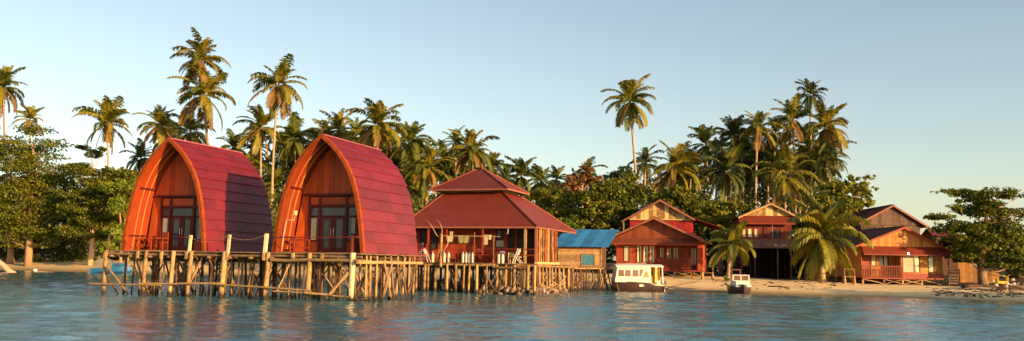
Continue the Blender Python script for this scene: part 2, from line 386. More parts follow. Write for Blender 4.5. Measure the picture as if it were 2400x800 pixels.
def hut(u0, v0, Wd, h, Lh, label, extras):
    t = thing('arched_hut', label, 'hut', dl(u0, v0, DECK), TH, 'pointed arch huts on the jetty')
    NR, NC = 12, 5
    P = prof_pts(Wd, h, NR); pw = Lh / NC
    rl = math.hypot(P[1][0] - P[0][0], P[1][1] - P[0][1])
    pm = panel_me(pw - .012, rl + .05, M['roof_red'])
    for sgn in (1, -1):
        for r_ in range(NR):
            (x0, z0), (x1, z1) = P[r_], P[r_ + 1]
            e2 = Vector((sgn * (x1 - x0), 0, z1 - z0)).normalized(); e1 = Vector((0, sgn, 0)); e3 = e1.cross(e2)
            for c in range(NC):
                yc = pw * (c + .5)
                if abs(rnd.random()) < 2:
                    o = link('roof_panel', pm, t); j = rnd.uniform(-.012, .014)
                    org = Vector((sgn * x0, yc, z0)) + e3 * (.012 + max(0, j)) + e2 * j
                    B = Matrix((e1, e2, e3)).transposed().to_4x4()
                    o.matrix_basis = Matrix.Translation(org) @ B @ Matrix.Rotation(rnd.uniform(-.006, .006), 4, 'Z')
    # inner lining, both sides one curved sheet each; fascia arches; ribs
    for sgn, nm in ((1, 'side_lining'), (-1, 'side_lining')):
        Q = prof_pts(Wd, h, 18, .10); mb = MB(); n = len(Q)
        vv = []
        for (x, z) in Q: vv += [(sgn * x, .06, z), (sgn * x, Lh - .06, z), (sgn * (x + .06), .06, z + .01), (sgn * (x + .06), Lh - .06, z + .01)]
        ff = []
        for i in range(n - 1):
            a = 4 * i; b = a + 4; ff += [(a, a + 1, b + 1, b), (a + 2, b + 2, b + 3, a + 3), (a, b, b + 2, a + 2), (a + 1, a + 3, b + 3, b + 1)]
        link(nm, mesh(nm, vv, ff, M['orange_wood'], True), t)
    def arch(name, y0, y1, o1, o2, m, sgn, zlo=0, n=16):
        A, B = prof_pts(Wd, h, n, o1), prof_pts(Wd, h, n, o2); vv = []
        for (xa, za), (xb, zb) in zip(A, B): vv += [(sgn * xa, y0, za), (sgn * xb, y0, zb), (sgn * xa, y1, za), (sgn * xb, y1, zb)]
        ff = []
        for i in range(n):
            a = 4 * i; b = a + 4; ff += [(a, b, b + 1, a + 1), (a + 2, a + 3, b + 3, b + 2), (a, a + 2, b + 2, b), (a + 1, b + 1, b + 3, a + 3)]
        ff += [(0, 1, 3, 2), (4 * n, 4 * n + 2, 4 * n + 3, 4 * n + 1)]
        return link(name, mesh(name, vv, ff, m), t)
    for sgn in (1, -1):
        arch('fascia', -.10, .12, -.09, .09, M['fascia_wood'], sgn)
        arch('rear_fascia', Lh - .03, Lh + .05, -.03, .16, M['roof_ridge'], sgn)
        for y in (.50, .95): arch('rib', y, y + .04, .10, .14, M['rib_wood'], sgn)
        for zz in (.13, .53):
            k = prof_pts(Wd, h, 100, .15); x, z = k[int(zz * 100)]
            box('wall_rail', t, (sgn * (x - .05), .72, z), (.05, 1.15, .08), M['red_frame'])
    box('ridge_cap', t, (0, Lh / 2, h + .055), (.30, Lh + .12, .07), M['roof_ridge'])
    # back wall of the porch
    yb = 1.38
    Q = prof_pts(Wd, h, 40, .16)
    zt, zd = 2.42, 3.05
    def halfw(z): return float(np.interp(z, [q[1] for q in Q], [q[0] for q in Q]))
    # upper boards, one by one
    bw = .33; x = -2.31
    while x < 2.3:
        a, b = x + .006, x + bw - .006; mid = min(abs(a), abs(b))
        ha = [zz for zz in np.linspace(zd, h, 60) if halfw(zz) > abs(a)]; hb = [zz for zz in np.linspace(zd, h, 60) if halfw(zz) > abs(b)]
        ta, tb = (max(ha) if ha else zd), (max(hb) if hb else zd)
        if max(ta, tb) > zd + .05:
            q = MB().prism([(a, zd), (b, zd), (b, max(tb, zd + .01)), (a, max(ta, zd + .01))], yb + .01 + rnd.uniform(0, .012), yb + .05)
            q.build('wall_board', M['porch_board'], t)
        x += bw
    box('beam', t, (0, yb - .02, zd - .03), (2 * halfw(zd), .14, .12), M['red_frame'])
    box('beam', t, (0, yb - .02, zt + .02), (2.9, .12, .09), M['red_frame'])
    # panels beside the glazing
    for sgn in (1, -1):
        for (xa, xb) in ((1.43, 1.80), (1.81, 2.32)):
            zz = zd - .09
            xb2 = min(xb, halfw(.0)); xt = min(xb, halfw(zz))
            q = MB().prism([(sgn * xa, 0), (sgn * xb2, 0), (sgn * max(xt, xa + .02), zz), (sgn * xa, zz)], yb + .012, yb + .05)
            q.build('wall_board', M['porch_board'], t)
        box('post', t, (sgn * 1.40, yb - .02, zd / 2 - .04), (.09, .12, zd - .08), M['red_frame'])
        box('post', t, (sgn * .78, yb - .02, zd / 2 - .04), (.09, .11, zd - .08), M['red_frame'])
        for c in (-1, 1): pass
    # upper boards between the beams
    for (xa, xb) in ((-1.355, -.825), (-.735, .735), (.825, 1.355)):
        f = box('transom', t, ((xa + xb) / 2, yb + .02, (zt + zd) / 2 - .28 + .25), (xb - xa, .03, .40), M['porch_board'])
        f2 = MB()
        w_ = xb - xa; xc = (xa + xb) / 2; z0, z1 = zt - .02 - .50, zt - .03
        for (cx, cz, sx, sz) in ((xa + .025, (z0 + z1) / 2, .05, z1 - z0), (xb - .025, (z0 + z1) / 2, .05, z1 - z0), (xc, z0 + .025, w_ - .1, .05), (xc, z1 - .025, w_ - .1, .05)):
            f2.box((cx, yb, cz), (sx, .07, sz))
        fo = f2.build('transom_window', M['red_frame'], t)
        box('pane', fo, (xc, yb + .015, (z0 + z1) / 2), (w_ - .1, .012, z1 - z0 - .1), M['glass_dark'])
    zt2 = zt - .54
    for sgn in (1, -1):
        # side windows with curtains
        xa, xb = sorted((sgn * .825, sgn * 1.355)); xc = (xa + xb) / 2; w_ = xb - xa
        f2 = MB(); z0, z1 = .62, zt2
        for (cx, cz, sx, sz) in ((xa + .025, (z0 + z1) / 2, .05, z1 - z0), (xb - .025, (z0 + z1) / 2, .05, z1 - z0), (xc, z0 + .025, w_ - .1, .05), (xc, z1 - .025, w_ - .1, .05)):
            f2.box((cx, yb, cz), (sx, .07, sz))
        fo = f2.build('window', M['red_frame'], t)
        box('pane', fo, (xc, yb + .03, (z0 + z1) / 2), (w_ - .1, .012, z1 - z0 - .1), M['glass_dark'])
        vv = []; nf = 9; cx0, cx1 = (xa + .06, xa + w_ * .72) if sgn < 0 else (xa + w_ * .45, xb - .06)
        for i in range(nf + 1):
            xx = cx0 + (cx1 - cx0) * i / nf; yy = yb + .012 - .008 * (i % 2); vv += [(xx, yy, z0 + .06), (xx, yy, z1 - .06)]
        link('curtain', mesh('curtain', vv, [(2 * i, 2 * i + 2, 2 * i + 3, 2 * i + 1) for i in range(nf)], M['curtain'] if sgn < 0 else M['curtain_grey']), fo)
        box('lower_panel', t, (xc, yb + .02, .30), (w_, .03, .58), M['porch_board'])
        # double door leaves
        xa, xb = sorted((sgn * .012, sgn * .73)); xc = (xa + xb) / 2; w_ = xb - xa; z0, z1 = .02, zt2
        f2 = MB()
        for (cx, cz, sx, sz) in ((xa + .08, (z0 + z1) / 2, .16, z1 - z0), (xb - .08, (z0 + z1) / 2, .16, z1 - z0), (xc, z0 + .14, w_ - .32, .28), (xc, z1 - .07, w_ - .32, .14)):
            f2.box((cx, yb - .005, cz), (sx, .06, sz))
        fo = f2.build('door', M['red_frame'], t)
        box('pane', fo, (xc, yb + .01, (z0 + z1) / 2 + .07), (w_ - .32, .012, z1 - z0 - .42), M['glass_dark'])
        rod('handle', fo, (sgn * .075, yb - .07, .92), (sgn * .075, yb - .07, 1.28), .018, M['white_paint'])
    rear = MB().prism([(sg * q[0], q[1]) for sg, qq in ((-1, Q[:-1]), (1, Q[::-1])) for q in qq][:], Lh - .12, Lh - .08)
    rear.build('rear_wall', M['orange_wood'], t)
    box('floor', t, (0, Lh / 2 + .02, .02), (2 * Wd - .34, Lh - .2, .04), M['plank_wood'])
    for sgn in (1, -1): box('skirting', t, (sgn * (Wd - .05), Lh / 2, -.035), (.12, Lh + .1, .07), M['plank_wood'])
    extras(t, yb)
    return t
def hut_a(t, yb): pass
def hut_b(t, yb):
    k = prof_pts(2.53, 5.85, 100, .2)
    xx, zz = k[28]
    box('meter_box', t, (-xx + .02, 1.12, zz + .35), (.06, .2, .22), M['cloth_cream'], (0, .12, 0))
    def wall(i, y): x, z = k[i]; return (-x + .03, y, z)
    tube('conduit', t, [wall(2, .28), wall(14, .28), wall(27, .28), wall(27, .6), wall(27, .95), wall(31, 1.0), wall(31, 1.15)], .018, M['white_plastic'], 6)
    tube('finial', t, [(0, .0, 5.88), (.0, 0, 6.1), (-.08, 0, 6.35), (-.2, 0, 6.52), (-.3, 0, 6.5)], [.03, .03, .03, .025, .01], M['dark_wood'], 6)
hut(-9.36, -.05, 2.64, 5.98, 6.2, 'crimson arched hut at the left end of the jetty, its roof half in shadow', hut_a)
hut(0, 0, 2.53, 5.88, 6.15, 'crimson arched hut beside the restaurant, with a curved finial and fully sunlit roof', hut_b)
def on(parent_th, loc): return loc
def chair(label, u, v, base, mt, rz=0, group=None):
    t = thing('chair', label, 'chair', base, TH + rz, group)
    box('seat', t, (0, 0, .43), (.48, .46, .05), mt); box('backrest', t, (0, .21, .78), (.46, .04, .42), mt)
    for x in (-.2, .2):
        box('leg', t, (x, -.19, .21), (.05, .05, .41), mt); box('leg', t, (x, .21, .29), (.05, .05, .57), mt); box('armrest', t, (x * 1.18, -.02, .66), (.05, .42, .04), mt)
    return t
def table(label, base, mt, L=.9):
    t = thing('porch_table', label, 'table', base, TH)
    box('tabletop', t, (0, 0, .62), (L, .5, .05), mt)
    for x in (-L / 2 + .06, L / 2 - .06):
        for y in (-.19, .19): box('leg', t, (x, y, .30), (.06, .06, .59), mt)
    box('shelf', t, (0, 0, .22), (L - .14, .4, .03), mt); return t
chair('low orange wooden chair on the porch of the left arched hut', 0, 0, dl(-9.36 - .75, .72, DECK + .04), M['fascia_wood'], 10)
table('dark wooden table on the porch of the left arched hut', dl(-9.36 - 1.72, .75, DECK + .04), M['rail_red'])
table('dark wooden table on the porch of the arched hut by the restaurant', dl(-1.5, .7, DECK + .04), M['rail_red'], 1.0)
chair('dark wooden chair on the porch of the arched hut by the restaurant', 0, 0, dl(1.55, .85, DECK + .04), M['red_frame'], -12)

# ------------------------------------------------------------------ jetty
J = thing('jetty', 'timber jetty on crooked stilts carrying the two arched huts', 'jetty', dl(0, 0, 0), TH)
U0, U1, V0, V1 = -12.5, 2.8, -.62, 6.3
n = 24
for i in range(n):
    v = V0 + (V1 - V0) * (i + .5) / n
    for (ua, ub) in ((U0, -8.7), (-8.69, -3.6), (-3.59, U1)):
        box('plank', J, ((ua + ub) / 2, v, DECK - .03 + rnd.uniform(-.006, .006)), (ub - ua - .01 + rnd.uniform(-.03, .02), (V1 - V0) / n - .015, .05), M['plank_wood'])
for v in (V0 + .05, .9, 2.6, 4.3, 6.0):
    for (ua, ub) in ((U0, -7.2), (-7.3, -2.4), (-2.5, U1)):
        rod('beam', J, (ua, v + rnd.uniform(-.03, .03), DECK - .17 + rnd.uniform(-.03, .01)), (ub, v, DECK - .17 + rnd.uniform(-.03, .01)), .075, M['plank_wood'], 1)
for u in np.arange(U0 + .3, U1, 1.25): rod('joist', J, (u, V0 - .12, DECK - .30), (u + .05, V1, DECK - .30), .06, M['plank_wood'], 2)
rod('beam', J, (U1 - .02, V0 - .3, DECK - .42), (U1, V1, DECK - .42), .09, M['pole_wood'], 2)
rod('beam', J, (-2.2, V0 - .1, DECK - .38), (U1 + .1, V0 - .06, DECK - .36), .09, M['pale_post'], 3)
def fl(px, py, v=V0 - .2):
    # point of the front plane of the jetty seen at a pixel
    d = fw + rt * ((px - 1200) / FPX) + up * ((400 - py) / FPX); O = Vector((0, 0, EYE))
    s = (v - (O - HO).dot(bk)) / d.dot(bk); P = O + d * s
    return ((P - HO).dot(ac), v, P.z)
front = [(240, .10, 'pale_post', .02), (333, .10, 'pole_wood', .05), (395, .105, 'pole_wood', .1), (437, .105, 'pale_post', .12), (515, .125, 'pale_post', .10), (618, .12, 'pole_wood', .08), (717, .12, 'pole_wood', .05), (820, .15, 'white_post', .02)]
for (px, r_, m, lean) in front:
    u = fl(px, 640)[0]; v = V0 - .05
    rod('stilt', J, (u - lean, v, -2.0), (u + lean, v + .03, DECK + (.0 if m != 'white_post' else .02)), r_, M[m], 1 + (px % 3), .95)
q = random.Random(5)
for (ua, ub) in ((-9.9, 1),):
    pass
for v in (.1, .9, 1.7, 2.4, 4.1, 5.8):
    u = U0 + .25 + q.uniform(0, .4)
    while u < U1 - .2:
        ln = q.uniform(-.12, .12)
        if u > -10.8 or v < 3:
            rod('stilt', J, (u - ln, v + q.uniform(-.2, .2), -2), (u + ln, v + q.uniform(-.1, .1), DECK - .06), q.uniform(.045, .085), M[q.choice(['dark_wood', 'plank_wood', 'pole_wood', 'dark_wood'])], q.randint(1, 4))
        u += q.uniform(.75, 1.35)
for v in (.0, .5, 1.2, 1.9, 2.7, 3.4, 4.2, 4.9, 5.5):
    ln = q.uniform(-.1, .1)
    rod('stilt', J, (U1 - .05 + q.uniform(-.15, .1), v - ln, -2), (U1 - .08, v + ln, DECK - .1), q.uniform(.05, .08), M[q.choice(['pole_wood', 'pole_wood', 'plank_wood'])], q.randint(1, 4))
for k in range(54):
    u, v = q.uniform(U0 + 1.2, U1 - .6), q.choice([-.4, .7, 1.0, 2.2, 2.6, 4.0, 5.6])
    d = q.choice([-1, 1]) * q.uniform(.7, 1.5)
    rod('brace', J, (u, v, q.uniform(-.3, .5)), (u + d, v + q.uniform(-.1, .1), q.uniform(1.5, DECK - .2)), q.uniform(.035, .06), M[q.choice(['dark_wood', 'plank_wood', 'dark_wood', 'pole_wood'])], q.randint(1, 4))
for k in range(9):
    v = q.uniform(0, 4.6); d = q.choice([-1, 1]) * q.uniform(.6, 1.3)
    rod('brace', J, (U1 + .05, v, -.2), (U1 + .04, v + d, DECK - .3), .045, M[q.choice(['plank_wood', 'pole_wood'])], q.randint(1, 4))
rod('brace', J, fl(252, 625), fl(300, 691), .07, M['plank_wood'], 1); rod('brace', J, fl(246, 640, -.3), fl(277, 690, -.3), .055, M['dark_wood'], 2)
rod('brace', J, fl(815, 640), fl(762, 703), .085, M['pole_wood'], 1)
for a, b, r_ in (((208, 665), (376, 669), .05), ((325, 666), (520, 664), .055), ((500, 666), (728, 682), .055), ((640, 683), (740, 688), .04), ((715, 686), (822, 698), .065), ((815, 705), (868, 701), .06)):
    rod('waling_pole', J, fl(*a, V0 - .25), fl(*b, V0 - .25), r_, M['pale_post'], 1 + int(a[0]) % 3)
# blocks under the deck edge and rail posts
for px in (318, 374, 433, 528, 615, 683, 751): a = fl(px, 596); box('edge_block', J, (a[0], V0 - .06, DECK - .22), (.13, .1, .38), M['pale_post'])
for px, m, hh, r_ in ((247, 'plank_wood', .85, .035), (316, 'fascia_wood', .82, .035), (374, 'rail_red', .75, .03), (437, 'white_post', .82, .065), (528, 'white_post', .86, .065), (615, 'white_post', .92, .08), (683, 'rail_red', .85, .04), (820, 'rail_red', .85, .05)):
    a = fl(px, 592); lx = .05 if m == 'white_post' else .0
    box('rail_post', J, (a[0] + lx, V0 - .02, DECK + hh / 2 - .05), (r_ * 2, r_ * 1.6, hh + .1), M[m], (0, lx * 1.3, 0))
def sag(p, q_, s, n=10):
    p, q_ = Vector(p), Vector(q_); return [p.lerp(q_, i / n) - Vector((0, 0, s * 4 * (i / n) * (1 - i / n))) for i in range(n + 1)]
rp = lambda px, z: (fl(px, 592)[0], V0 - .09, DECK + z)
tube('rail_pipe', J, sag(rp(247, .78), rp(437, .72), .0), .015, M['red_frame'], 5)
tube('rope', J, sag(rp(437, .78), rp(528, .8), .33), .008, M['rope'], 5)
tube('rope', J, sag(rp(528, .8), rp(615, .84), .22), .008, M['rope'], 5)
tube('rail_pipe', J, sag(rp(635, .72), rp(842, .78), .0), .022, M['rail_red'], 5)

# ------------------------------------------------------------------ restaurant
RT = 20.0
RO = Vector((1.69, 58.5, 0)); ra = Vector((math.cos(R(RT)), -math.sin(R(RT)), 0)); rb = Vector((math.sin(R(RT)), math.cos(R(RT)), 0))
RD = 2.02
def rl_(u, v, z=0): return RO + ra * u + rb * v + Vector((0, 0, z))
def rp_(px, py, v):
    d = fw + rt * ((px - 1200) / FPX) + up * ((400 - py) / FPX); O = Vector((0, 0, EYE))
    s = (v - (O - RO).dot(rb)) / d.dot(rb); P = O + d * s
    return (P - RO).dot(ra), P.z
RW, RDp = 10.0, 9.4
T = thing('restaurant', 'open red pavilion restaurant with a two tier hipped tin roof', 'restaurant', rl_(0, 0, RD), RT)
def roofring(u0, u1, v0, v1, z0, iu0, iu1, iv0, iv1, z1, name, m, th=.07):
    a, b, c, d = (u0, v0, z0), (u1, v0, z0), (u1, v1, z0), (u0, v1, z0)
    e, f, g, h = (iu0, iv0, z1), (iu1, iv0, z1), (iu1, iv1, z1), (iu0, iv1, z1)
    for A, B, Cc, Dd in ((a, b, f, e), (b, c, g, f), (c, d, h, g), (d, a, e, h)): slab(name, T, A, B, Cc, Dd, th, m)
    for A, B in ((b, f), (c, g), (a, e), (d, h)):
        A, B = Vector(A), Vector(B); rod('hip_cap', T, A + Vector((0, 0, .02)), B + Vector((0, 0, .02)), .07, M['roof_tin_red'], 0, 1)
ez = 4.46 - RD
roofring(-RW, .03, -.05, RDp, ez, -RW + 2.1, -3.55, 2.8, RDp - 2.8, 7.05 - RD, 'lower_roof', M['roof_tin_red'])
# drum between the tiers
for (u, v, su, sv) in ((-RW / 2 - .72, 2.95, RW - 5.8, .1), (-RW / 2 - .72, RDp - 2.95, RW - 5.8, .1), (-3.68, RDp / 2, .1, RDp - 6), (-RW + 2.25, RDp / 2, .1, RDp - 6)):
    box('drum_wall', T, (u, v, 7.0 - RD + .0), (su, sv, .5), M['cream_trim'])
roofring(-RW + 1.15, -2.85, 2.1, RDp - 2.6, 7.2 - RD, -RW / 2 - 1.2, -RW / 2 - .6, RDp / 2 - .35, RDp / 2 - .05, 8.8 - RD, 'upper_roof', M['roof_tin_red'])
for z, u0, u1, v0, v1 in ((ez - .06, -RW, .03, -.05, RDp), (7.2 - RD - .04, -RW + 1.15, -2.85, 2.1, RDp - 2.6)):
    box('eave_board', T, ((u0 + u1) / 2, v0 + .0, z), (u1 - u0, .05, .10), M['eave_trim']); box('eave_board', T, (u1 - .0, (v0 + v1) / 2, z), (.05, v1 - v0 - .06, .10), M['eave_trim'])
# dining hall walls: recessed front wall of boards and windows
yw = 1.9
u_, _ = rp_(940, 560, yw)
x = -RW + .3
def in_win(px): return any(a <= px <= b for a, b in ((962, 978), (983, 1000), (1010, 1028), (1163, 1180), (1190, 1206), (1212, 1229), (1238, 1252)))
wins = [(962, 978), (983, 1000), (1010, 1028), (1163, 1180), (1190, 1206), (1212, 1229), (1238, 1252)]
spans = []
for a, b in wins: spans.append((rp_(a, 560, yw)[0], rp_(b, 560, yw)[0]))
edges = [-RW + .3] + [e for s in spans for e in s] + [-.25]
for i in range(0, len(edges) - 1):
    a, b = edges[i], edges[i + 1]
    if b - a < .02: continue
    if i % 2 == 0:
        k = max(1, round((b - a) / .42)); wd = (b - a) / k
        for j in range(k): box('wall_board', T, (a + wd * (j + .5), yw + rnd.uniform(-.006, .006), ez / 2), (wd - .012, .05, ez), M['restaurant_wall'])
    else:
        box('wall_board', T, ((a + b) / 2, yw + .005, .45), (b - a - .01, .05, .9), M['restaurant_wall'])
        f2 = MB(); z0, z1 = .9, ez - .12; xc = (a + b) / 2; w_ = b - a
        for (cx, cz, sx, sz) in ((a + .03, (z0 + z1) / 2, .06, z1 - z0), (b - .03, (z0 + z1) / 2, .06, z1 - z0), (xc, z0 + .03, w_ - .12, .06), (xc, z1 - .03, w_ - .12, .06), (xc, z0 + (z1 - z0) * .55, w_ - .12, .04)):
            f2.box((cx, yw - .02, cz), (sx, .08, sz))
        fo = f2.build('window', M['red_frame'], T); box('pane', fo, (xc, yw + .01, (z0 + z1) / 2), (w_ - .12, .012, z1 - z0 - .12), M['glass_dark'])
box('rear_wall', T, (-RW / 2, 5.0, ez / 2), (RW - .5, .08, ez), M['red_wall'])
box('left_wall', T, (-RW + .25, 3.5, ez / 2), (.08, 2.9, ez), M['red_wall'])
for px in (1003, 1046, 1131): u = rp_(px, 580, .1)[0]; box('post', T, (u, .1, ez / 2), (.10, .10, ez), M['rail_red'])
box('post', T, (rp_(1231, 580, .1)[0], .1, ez / 2), (.15, .14, ez), M['pale_post'])
box('post', T, (-.06, .1, ez / 2), (.16, .12, ez), M['eave_trim'])
# side wall of vertical poles with board backing
WL = 4.6
box('side_wall', T, (-.18, .25 + WL / 2, ez / 2), (.06, WL, ez), M['rail_red'])
for i, v in enumerate(np.linspace(.35, WL + .1, 11)):
    if i == 5: box('post', T, (-.02, v, ez / 2), (.12, .30, ez), M['pale_post'])
    else: rod('wall_pole', T, (-.06, v + rnd.uniform(-.04, .04), .02), (-.06, v + rnd.uniform(-.14, .14), ez - .1), .065, M[rnd.choice(['pole_wood', 'pole_wood', 'fascia_wood'])], 1 + i % 4)
box('sill_beam', T, (-.02, .2 + WL / 2, .04), (.2, WL + .4, .18), M['cream_trim'])
# rails of the veranda
for z in (.55, .95): box('veranda_rail', T, (-2.6, .05, z), (4.9, .05, .05), M['rail_red'])
for u in np.arange(-2.4, -.3, .5): pass
tube('lamp_hook', T, [(-2.0, .0, ez - .1), (-2.0, -.05, ez - .45), (-2.12, -.05, ez - .5)], .02, M['white_paint'], 5)

DK = thing('restaurant_deck', 'weathered plank deck on poles in front of the restaurant', 'deck', rl_(0, 0, 0), RT)
for i in range(26):
    u = -RW - .9 + (RW + 1.1) * (i + .5) / 26
    v0 = -1.15 if u < -2.6 else (-.75 if u < -.9 else -.25)
    box('plank', DK, (u, (v0 + RDp) / 2, RD - .04 + rnd.uniform(-.01, .01)), ((RW + 1.1) / 26 - .02, RDp - v0 + rnd.uniform(-.1, .1), .05), M['plank_wood'])
for v, z in ((-1.05, .14), (-.2, .13), (2.4, .15), (5, .15), (8, .15)):
    rod('beam', DK, (-RW - .8, v, RD - z), (-2.5 if v < -.5 else .1, v, RD - z), .09, M['pole_wood'], 2)
rod('beam', DK, (.1, -.3, RD - .16), (.1, RDp, RD - .16), .09, M['pole_wood'], 1)
rod('beam', DK, (-2.7, -.72, RD - .28), (-.5, -.7, RD - .28), .07, M['pole_wood'], 1)
q = random.Random(8)
for px in (975, 996, 1003, 1021, 1047, 1067, 1087, 1100, 1117, 1140):
    u = rp_(px, 650, -1.1)[0]; ln = q.uniform(-.05, .05)
    rod('stilt', DK, (u + ln, -1.1 + q.uniform(-.1, .1), -2), (u, -1.08, RD - .1), q.uniform(.075, .115), M['pole_wood'], q.randint(1, 4))
for px in (1164, 1185, 1205, 1237, 1253): u = rp_(px, 650, -.6)[0]; rod('stilt', DK, (u, -.6 + q.uniform(-.1, .1), -2), (u, -.55, RD - .1), q.uniform(.08, .13), M[q.choice(['pole_wood', 'pale_post'])], q.randint(1, 4))
for v in (0, .6, 1.2, 2, 2.7, 3.3, 4.1, 5, 6, 7.2, 8.4): ln = q.uniform(-.15, .15); rod('stilt', DK, (.1 + q.uniform(-.1, .1), v - ln, -2), (.08, v + ln, RD - .1), q.uniform(.06, .12), M[q.choice(['pole_wood', 'pale_post', 'pole_wood'])], q.randint(1, 4))
for v in (.6, 2.2, 4.2, 6.5):
    u = -RW - .5
    while u < -.5:
        rod('stilt', DK, (u, v, -2), (u + q.uniform(-.15, .15), v + q.uniform(-.2, .2), RD - .1), q.uniform(.06, .11), M[q.choice(['dark_wood', 'plank_wood', 'dark_wood'])], q.randint(1, 4)); u += q.uniform(.7, 1.2)
for k in range(34):
    u, v = q.uniform(-RW, -.4), q.choice([-.8, .5, 2.1, 4.1]); d = q.choice([-1, 1]) * q.uniform(.5, 1.1)
    rod('brace', DK, (u, v, q.uniform(-.2, .3)), (u + d, v, q.uniform(1.2, RD - .2)), q.uniform(.03, .055), M[q.choice(['dark_wood', 'plank_wood'])], q.randint(1, 4))
for k in range(8): v = q.uniform(.2, 4.5); rod('brace', DK, (.18, v, q.uniform(.2, .6)), (.16, v + q.uniform(.9, 2.0), q.uniform(.5, 1.6)), .045, M['pole_wood'], q.randint(1, 4))
for k, z in enumerate((.35, .6, .85, 1.1, 1.35)): box('step', DK, (-1.55, .1, z), (1.1, .25, .07), M['plank_wood'])
for px in (1182, 1189, 1195, 1221): u = rp_(px, 655, -.3)[0]; rod('stilt', DK, (u, -.32, .0), (u, -.3, RD - .2), .11, M['pale_post'], 1, 1)
def rock_me(seed, m):
    q_ = random.Random(seed); import bmesh
    bm = bmesh.new(); bmesh.ops.create_icosphere(bm, subdivisions=1, radius=1)
    for v in bm.verts: v.co *= q_.uniform(.75, 1.2); v.co.z *= .75
    me = bpy.data.meshes.new('stone'); bm.to_mesh(me); bm.free(); me.materials.append(m); return me
ROCKS = [rock_me(i, M['stone']) for i in range(5)]
def rubble(name, label, pts):
    vv, ff = [], []
    for k, (P, s) in enumerate(pts):
        me = ROCKS[k % 5]; b = len(vv); rot = Matrix.Rotation(rnd.uniform(0, 6.28), 3, 'Z') @ Matrix.Rotation(rnd.uniform(0, 6.28), 3, 'X')
        for v in me.vertices: vv.append(Vector(P) + rot @ v.co * s)
        for p in me.polygons: ff.append(tuple(b + i for i in p.vertices))
    o = link(name, mesh(name, vv, ff, M['stone'])); tag(o, label, 'rubble', kind='stuff'); return o
rubble('rubble', 'loose brown stones heaped in the water under the restaurant', [(rl_(rnd.uniform(-4, .3), rnd.uniform(-.7, 1.2), rnd.uniform(-.2, .45)), rnd.uniform(.12, .28)) for k in range(170)] + [(rl_(rnd.uniform(-.3, .3), rnd.uniform(-.2, 6), rnd.uniform(-.2, .35)), rnd.uniform(.12, .28)) for k in range(90)] + [(rl_(rnd.uniform(-10, -4), rnd.uniform(3, 6), rnd.uniform(-.2, .7)), rnd.uniform(.12, .25)) for k in range(160)])

# things standing on the restaurant deck
def tank(px, py0, v, label, band=None, m='white_plastic'):
    u, _ = rp_(px, py0, v); t = thing('scuba_tank', label, 'scuba tank', rl_(u, v, RD - .01), RT, 'scuba tanks on the restaurant deck')
    prof = [(0, .0), (.1, .0), (.105, .03), (.105, .52), (.085, .59), (.04, .63), (.0, .635)]; vv, ff = [], []; n = 10
    for (r_, z) in prof:
        for i in range(n): a = 2 * math.pi * i / n; vv.append((r_ * math.cos(a), r_ * math.sin(a), z))
    for j in range(len(prof) - 1):
        for i in range(n): ff.append((j * n + i, j * n + (i + 1) % n, (j + 1) * n + (i + 1) % n, (j + 1) * n + i))
    if ('tank', m) not in _cache: _cache[('tank', m)] = mesh('cylinder_body', vv, ff, M[m], True)
    link('cylinder_body', _cache[('tank', m)], t)
    rod('valve', t, (0, 0, .63), (0, 0, .72), .03, M['metal_grey']); rod('valve_knob', t, (-.06, 0, .70), (.06, 0, .70), .022, M['metal_grey'])
tank(1085, 615, -.7, 'white scuba tank at the left end of the row of four'); tank(1092.5, 615, -.7, 'white scuba tank second from the left in the row of four')
tank(1099.5, 615, -.7, 'white scuba tank third from the left in the row of four'); tank(1107, 615, -.7, 'white scuba tank at the right end of the row of four')
tank(1014, 608, -.5, 'white scuba tank between the white deck chair and the forked pole'); tank(1041.5, 608, -.3, 'white scuba tank just right of the forked driftwood pole')
tank(1051.5, 608, -.3, 'white scuba tank second to the right of the forked driftwood pole')
tank(1169, 617, -.55, 'white scuba tank beside the tank with the violet cloth'); tank(1178, 617, -.55, 'white scuba tank with a violet cloth over its top')
u, z = rp_(1178, 594, -.55); tag(link('towel', MB().box((0, 0, 0), (.3, .26, .06)).box((.14, 0, -.1), (.03, .24, .2)).box((-.14, 0, -.07), (.03, .22, .14)).build('towel', M['cloth_violet']).data), 'violet cloth draped over a white scuba tank', 'towel').location = rl_(u, -.55, RD + .75)
bpy.data.objects.remove(bpy.data.objects['towel'])
def folding_chair(px, py, v, label, rz, s=1.0):
    u, _ = rp_(px, py, v); t = thing('folding_chair', label, 'chair', rl_(u, v, RD), RT + rz, 'white folding chairs on the restaurant deck')
    m = M['white_paint']
    for y in (-.22, .22):
        rod('leg', t, (-.28, y, 0), (.16, y, .52), .028, m); rod('leg', t, (.30, y, 0), (-.1, y, .95 * s), .028, m)
    box('seat', t, (.02, 0, .42), (.42, .40, .04), m)
    for z in (.6, .72, .84): box('back_slat', t, (.05 - (z - .42) * .42, 0, z), (.03, .42, .08), m)
folding_chair(997, 606, -.4, 'white folding chair beside the striped chair at the left of the restaurant deck', 0, .9)
folding_chair(1213, 618, -.45, 'white folding chair opened beside the pale veranda post', 180, 1.05)
u, _ = rp_(1197, 617, -.5); t = thing('framed_chair', 'yellowish wooden chair back between the tanks and the white folding chair', 'chair', rl_(u, -.5, RD - .02), RT)
for x in (-.17, .17): box('leg', t, (x, 0, .36), (.04, .05, .72), M['cloth_cream']); box('leg', t, (x, .36, .2), (.04, .05, .4), M['cloth_cream'])
box('seat', t, (0, .18, .41), (.38, .40, .04), M['pale_post']); box('backrest', t, (0, .01, .58), (.30, .03, .28), M['cloth_olive'])
u, _ = rp_(985, 606, -.2)
t = thing('striped_chair', 'cream slatted chair under the seated person', 'chair', rl_(u, -.05, RD), RT)
for k in range(5): box('back_slat', t, (0, -.18, .18 + k * .13), (.2, .03, .09), M['cloth_cream'])
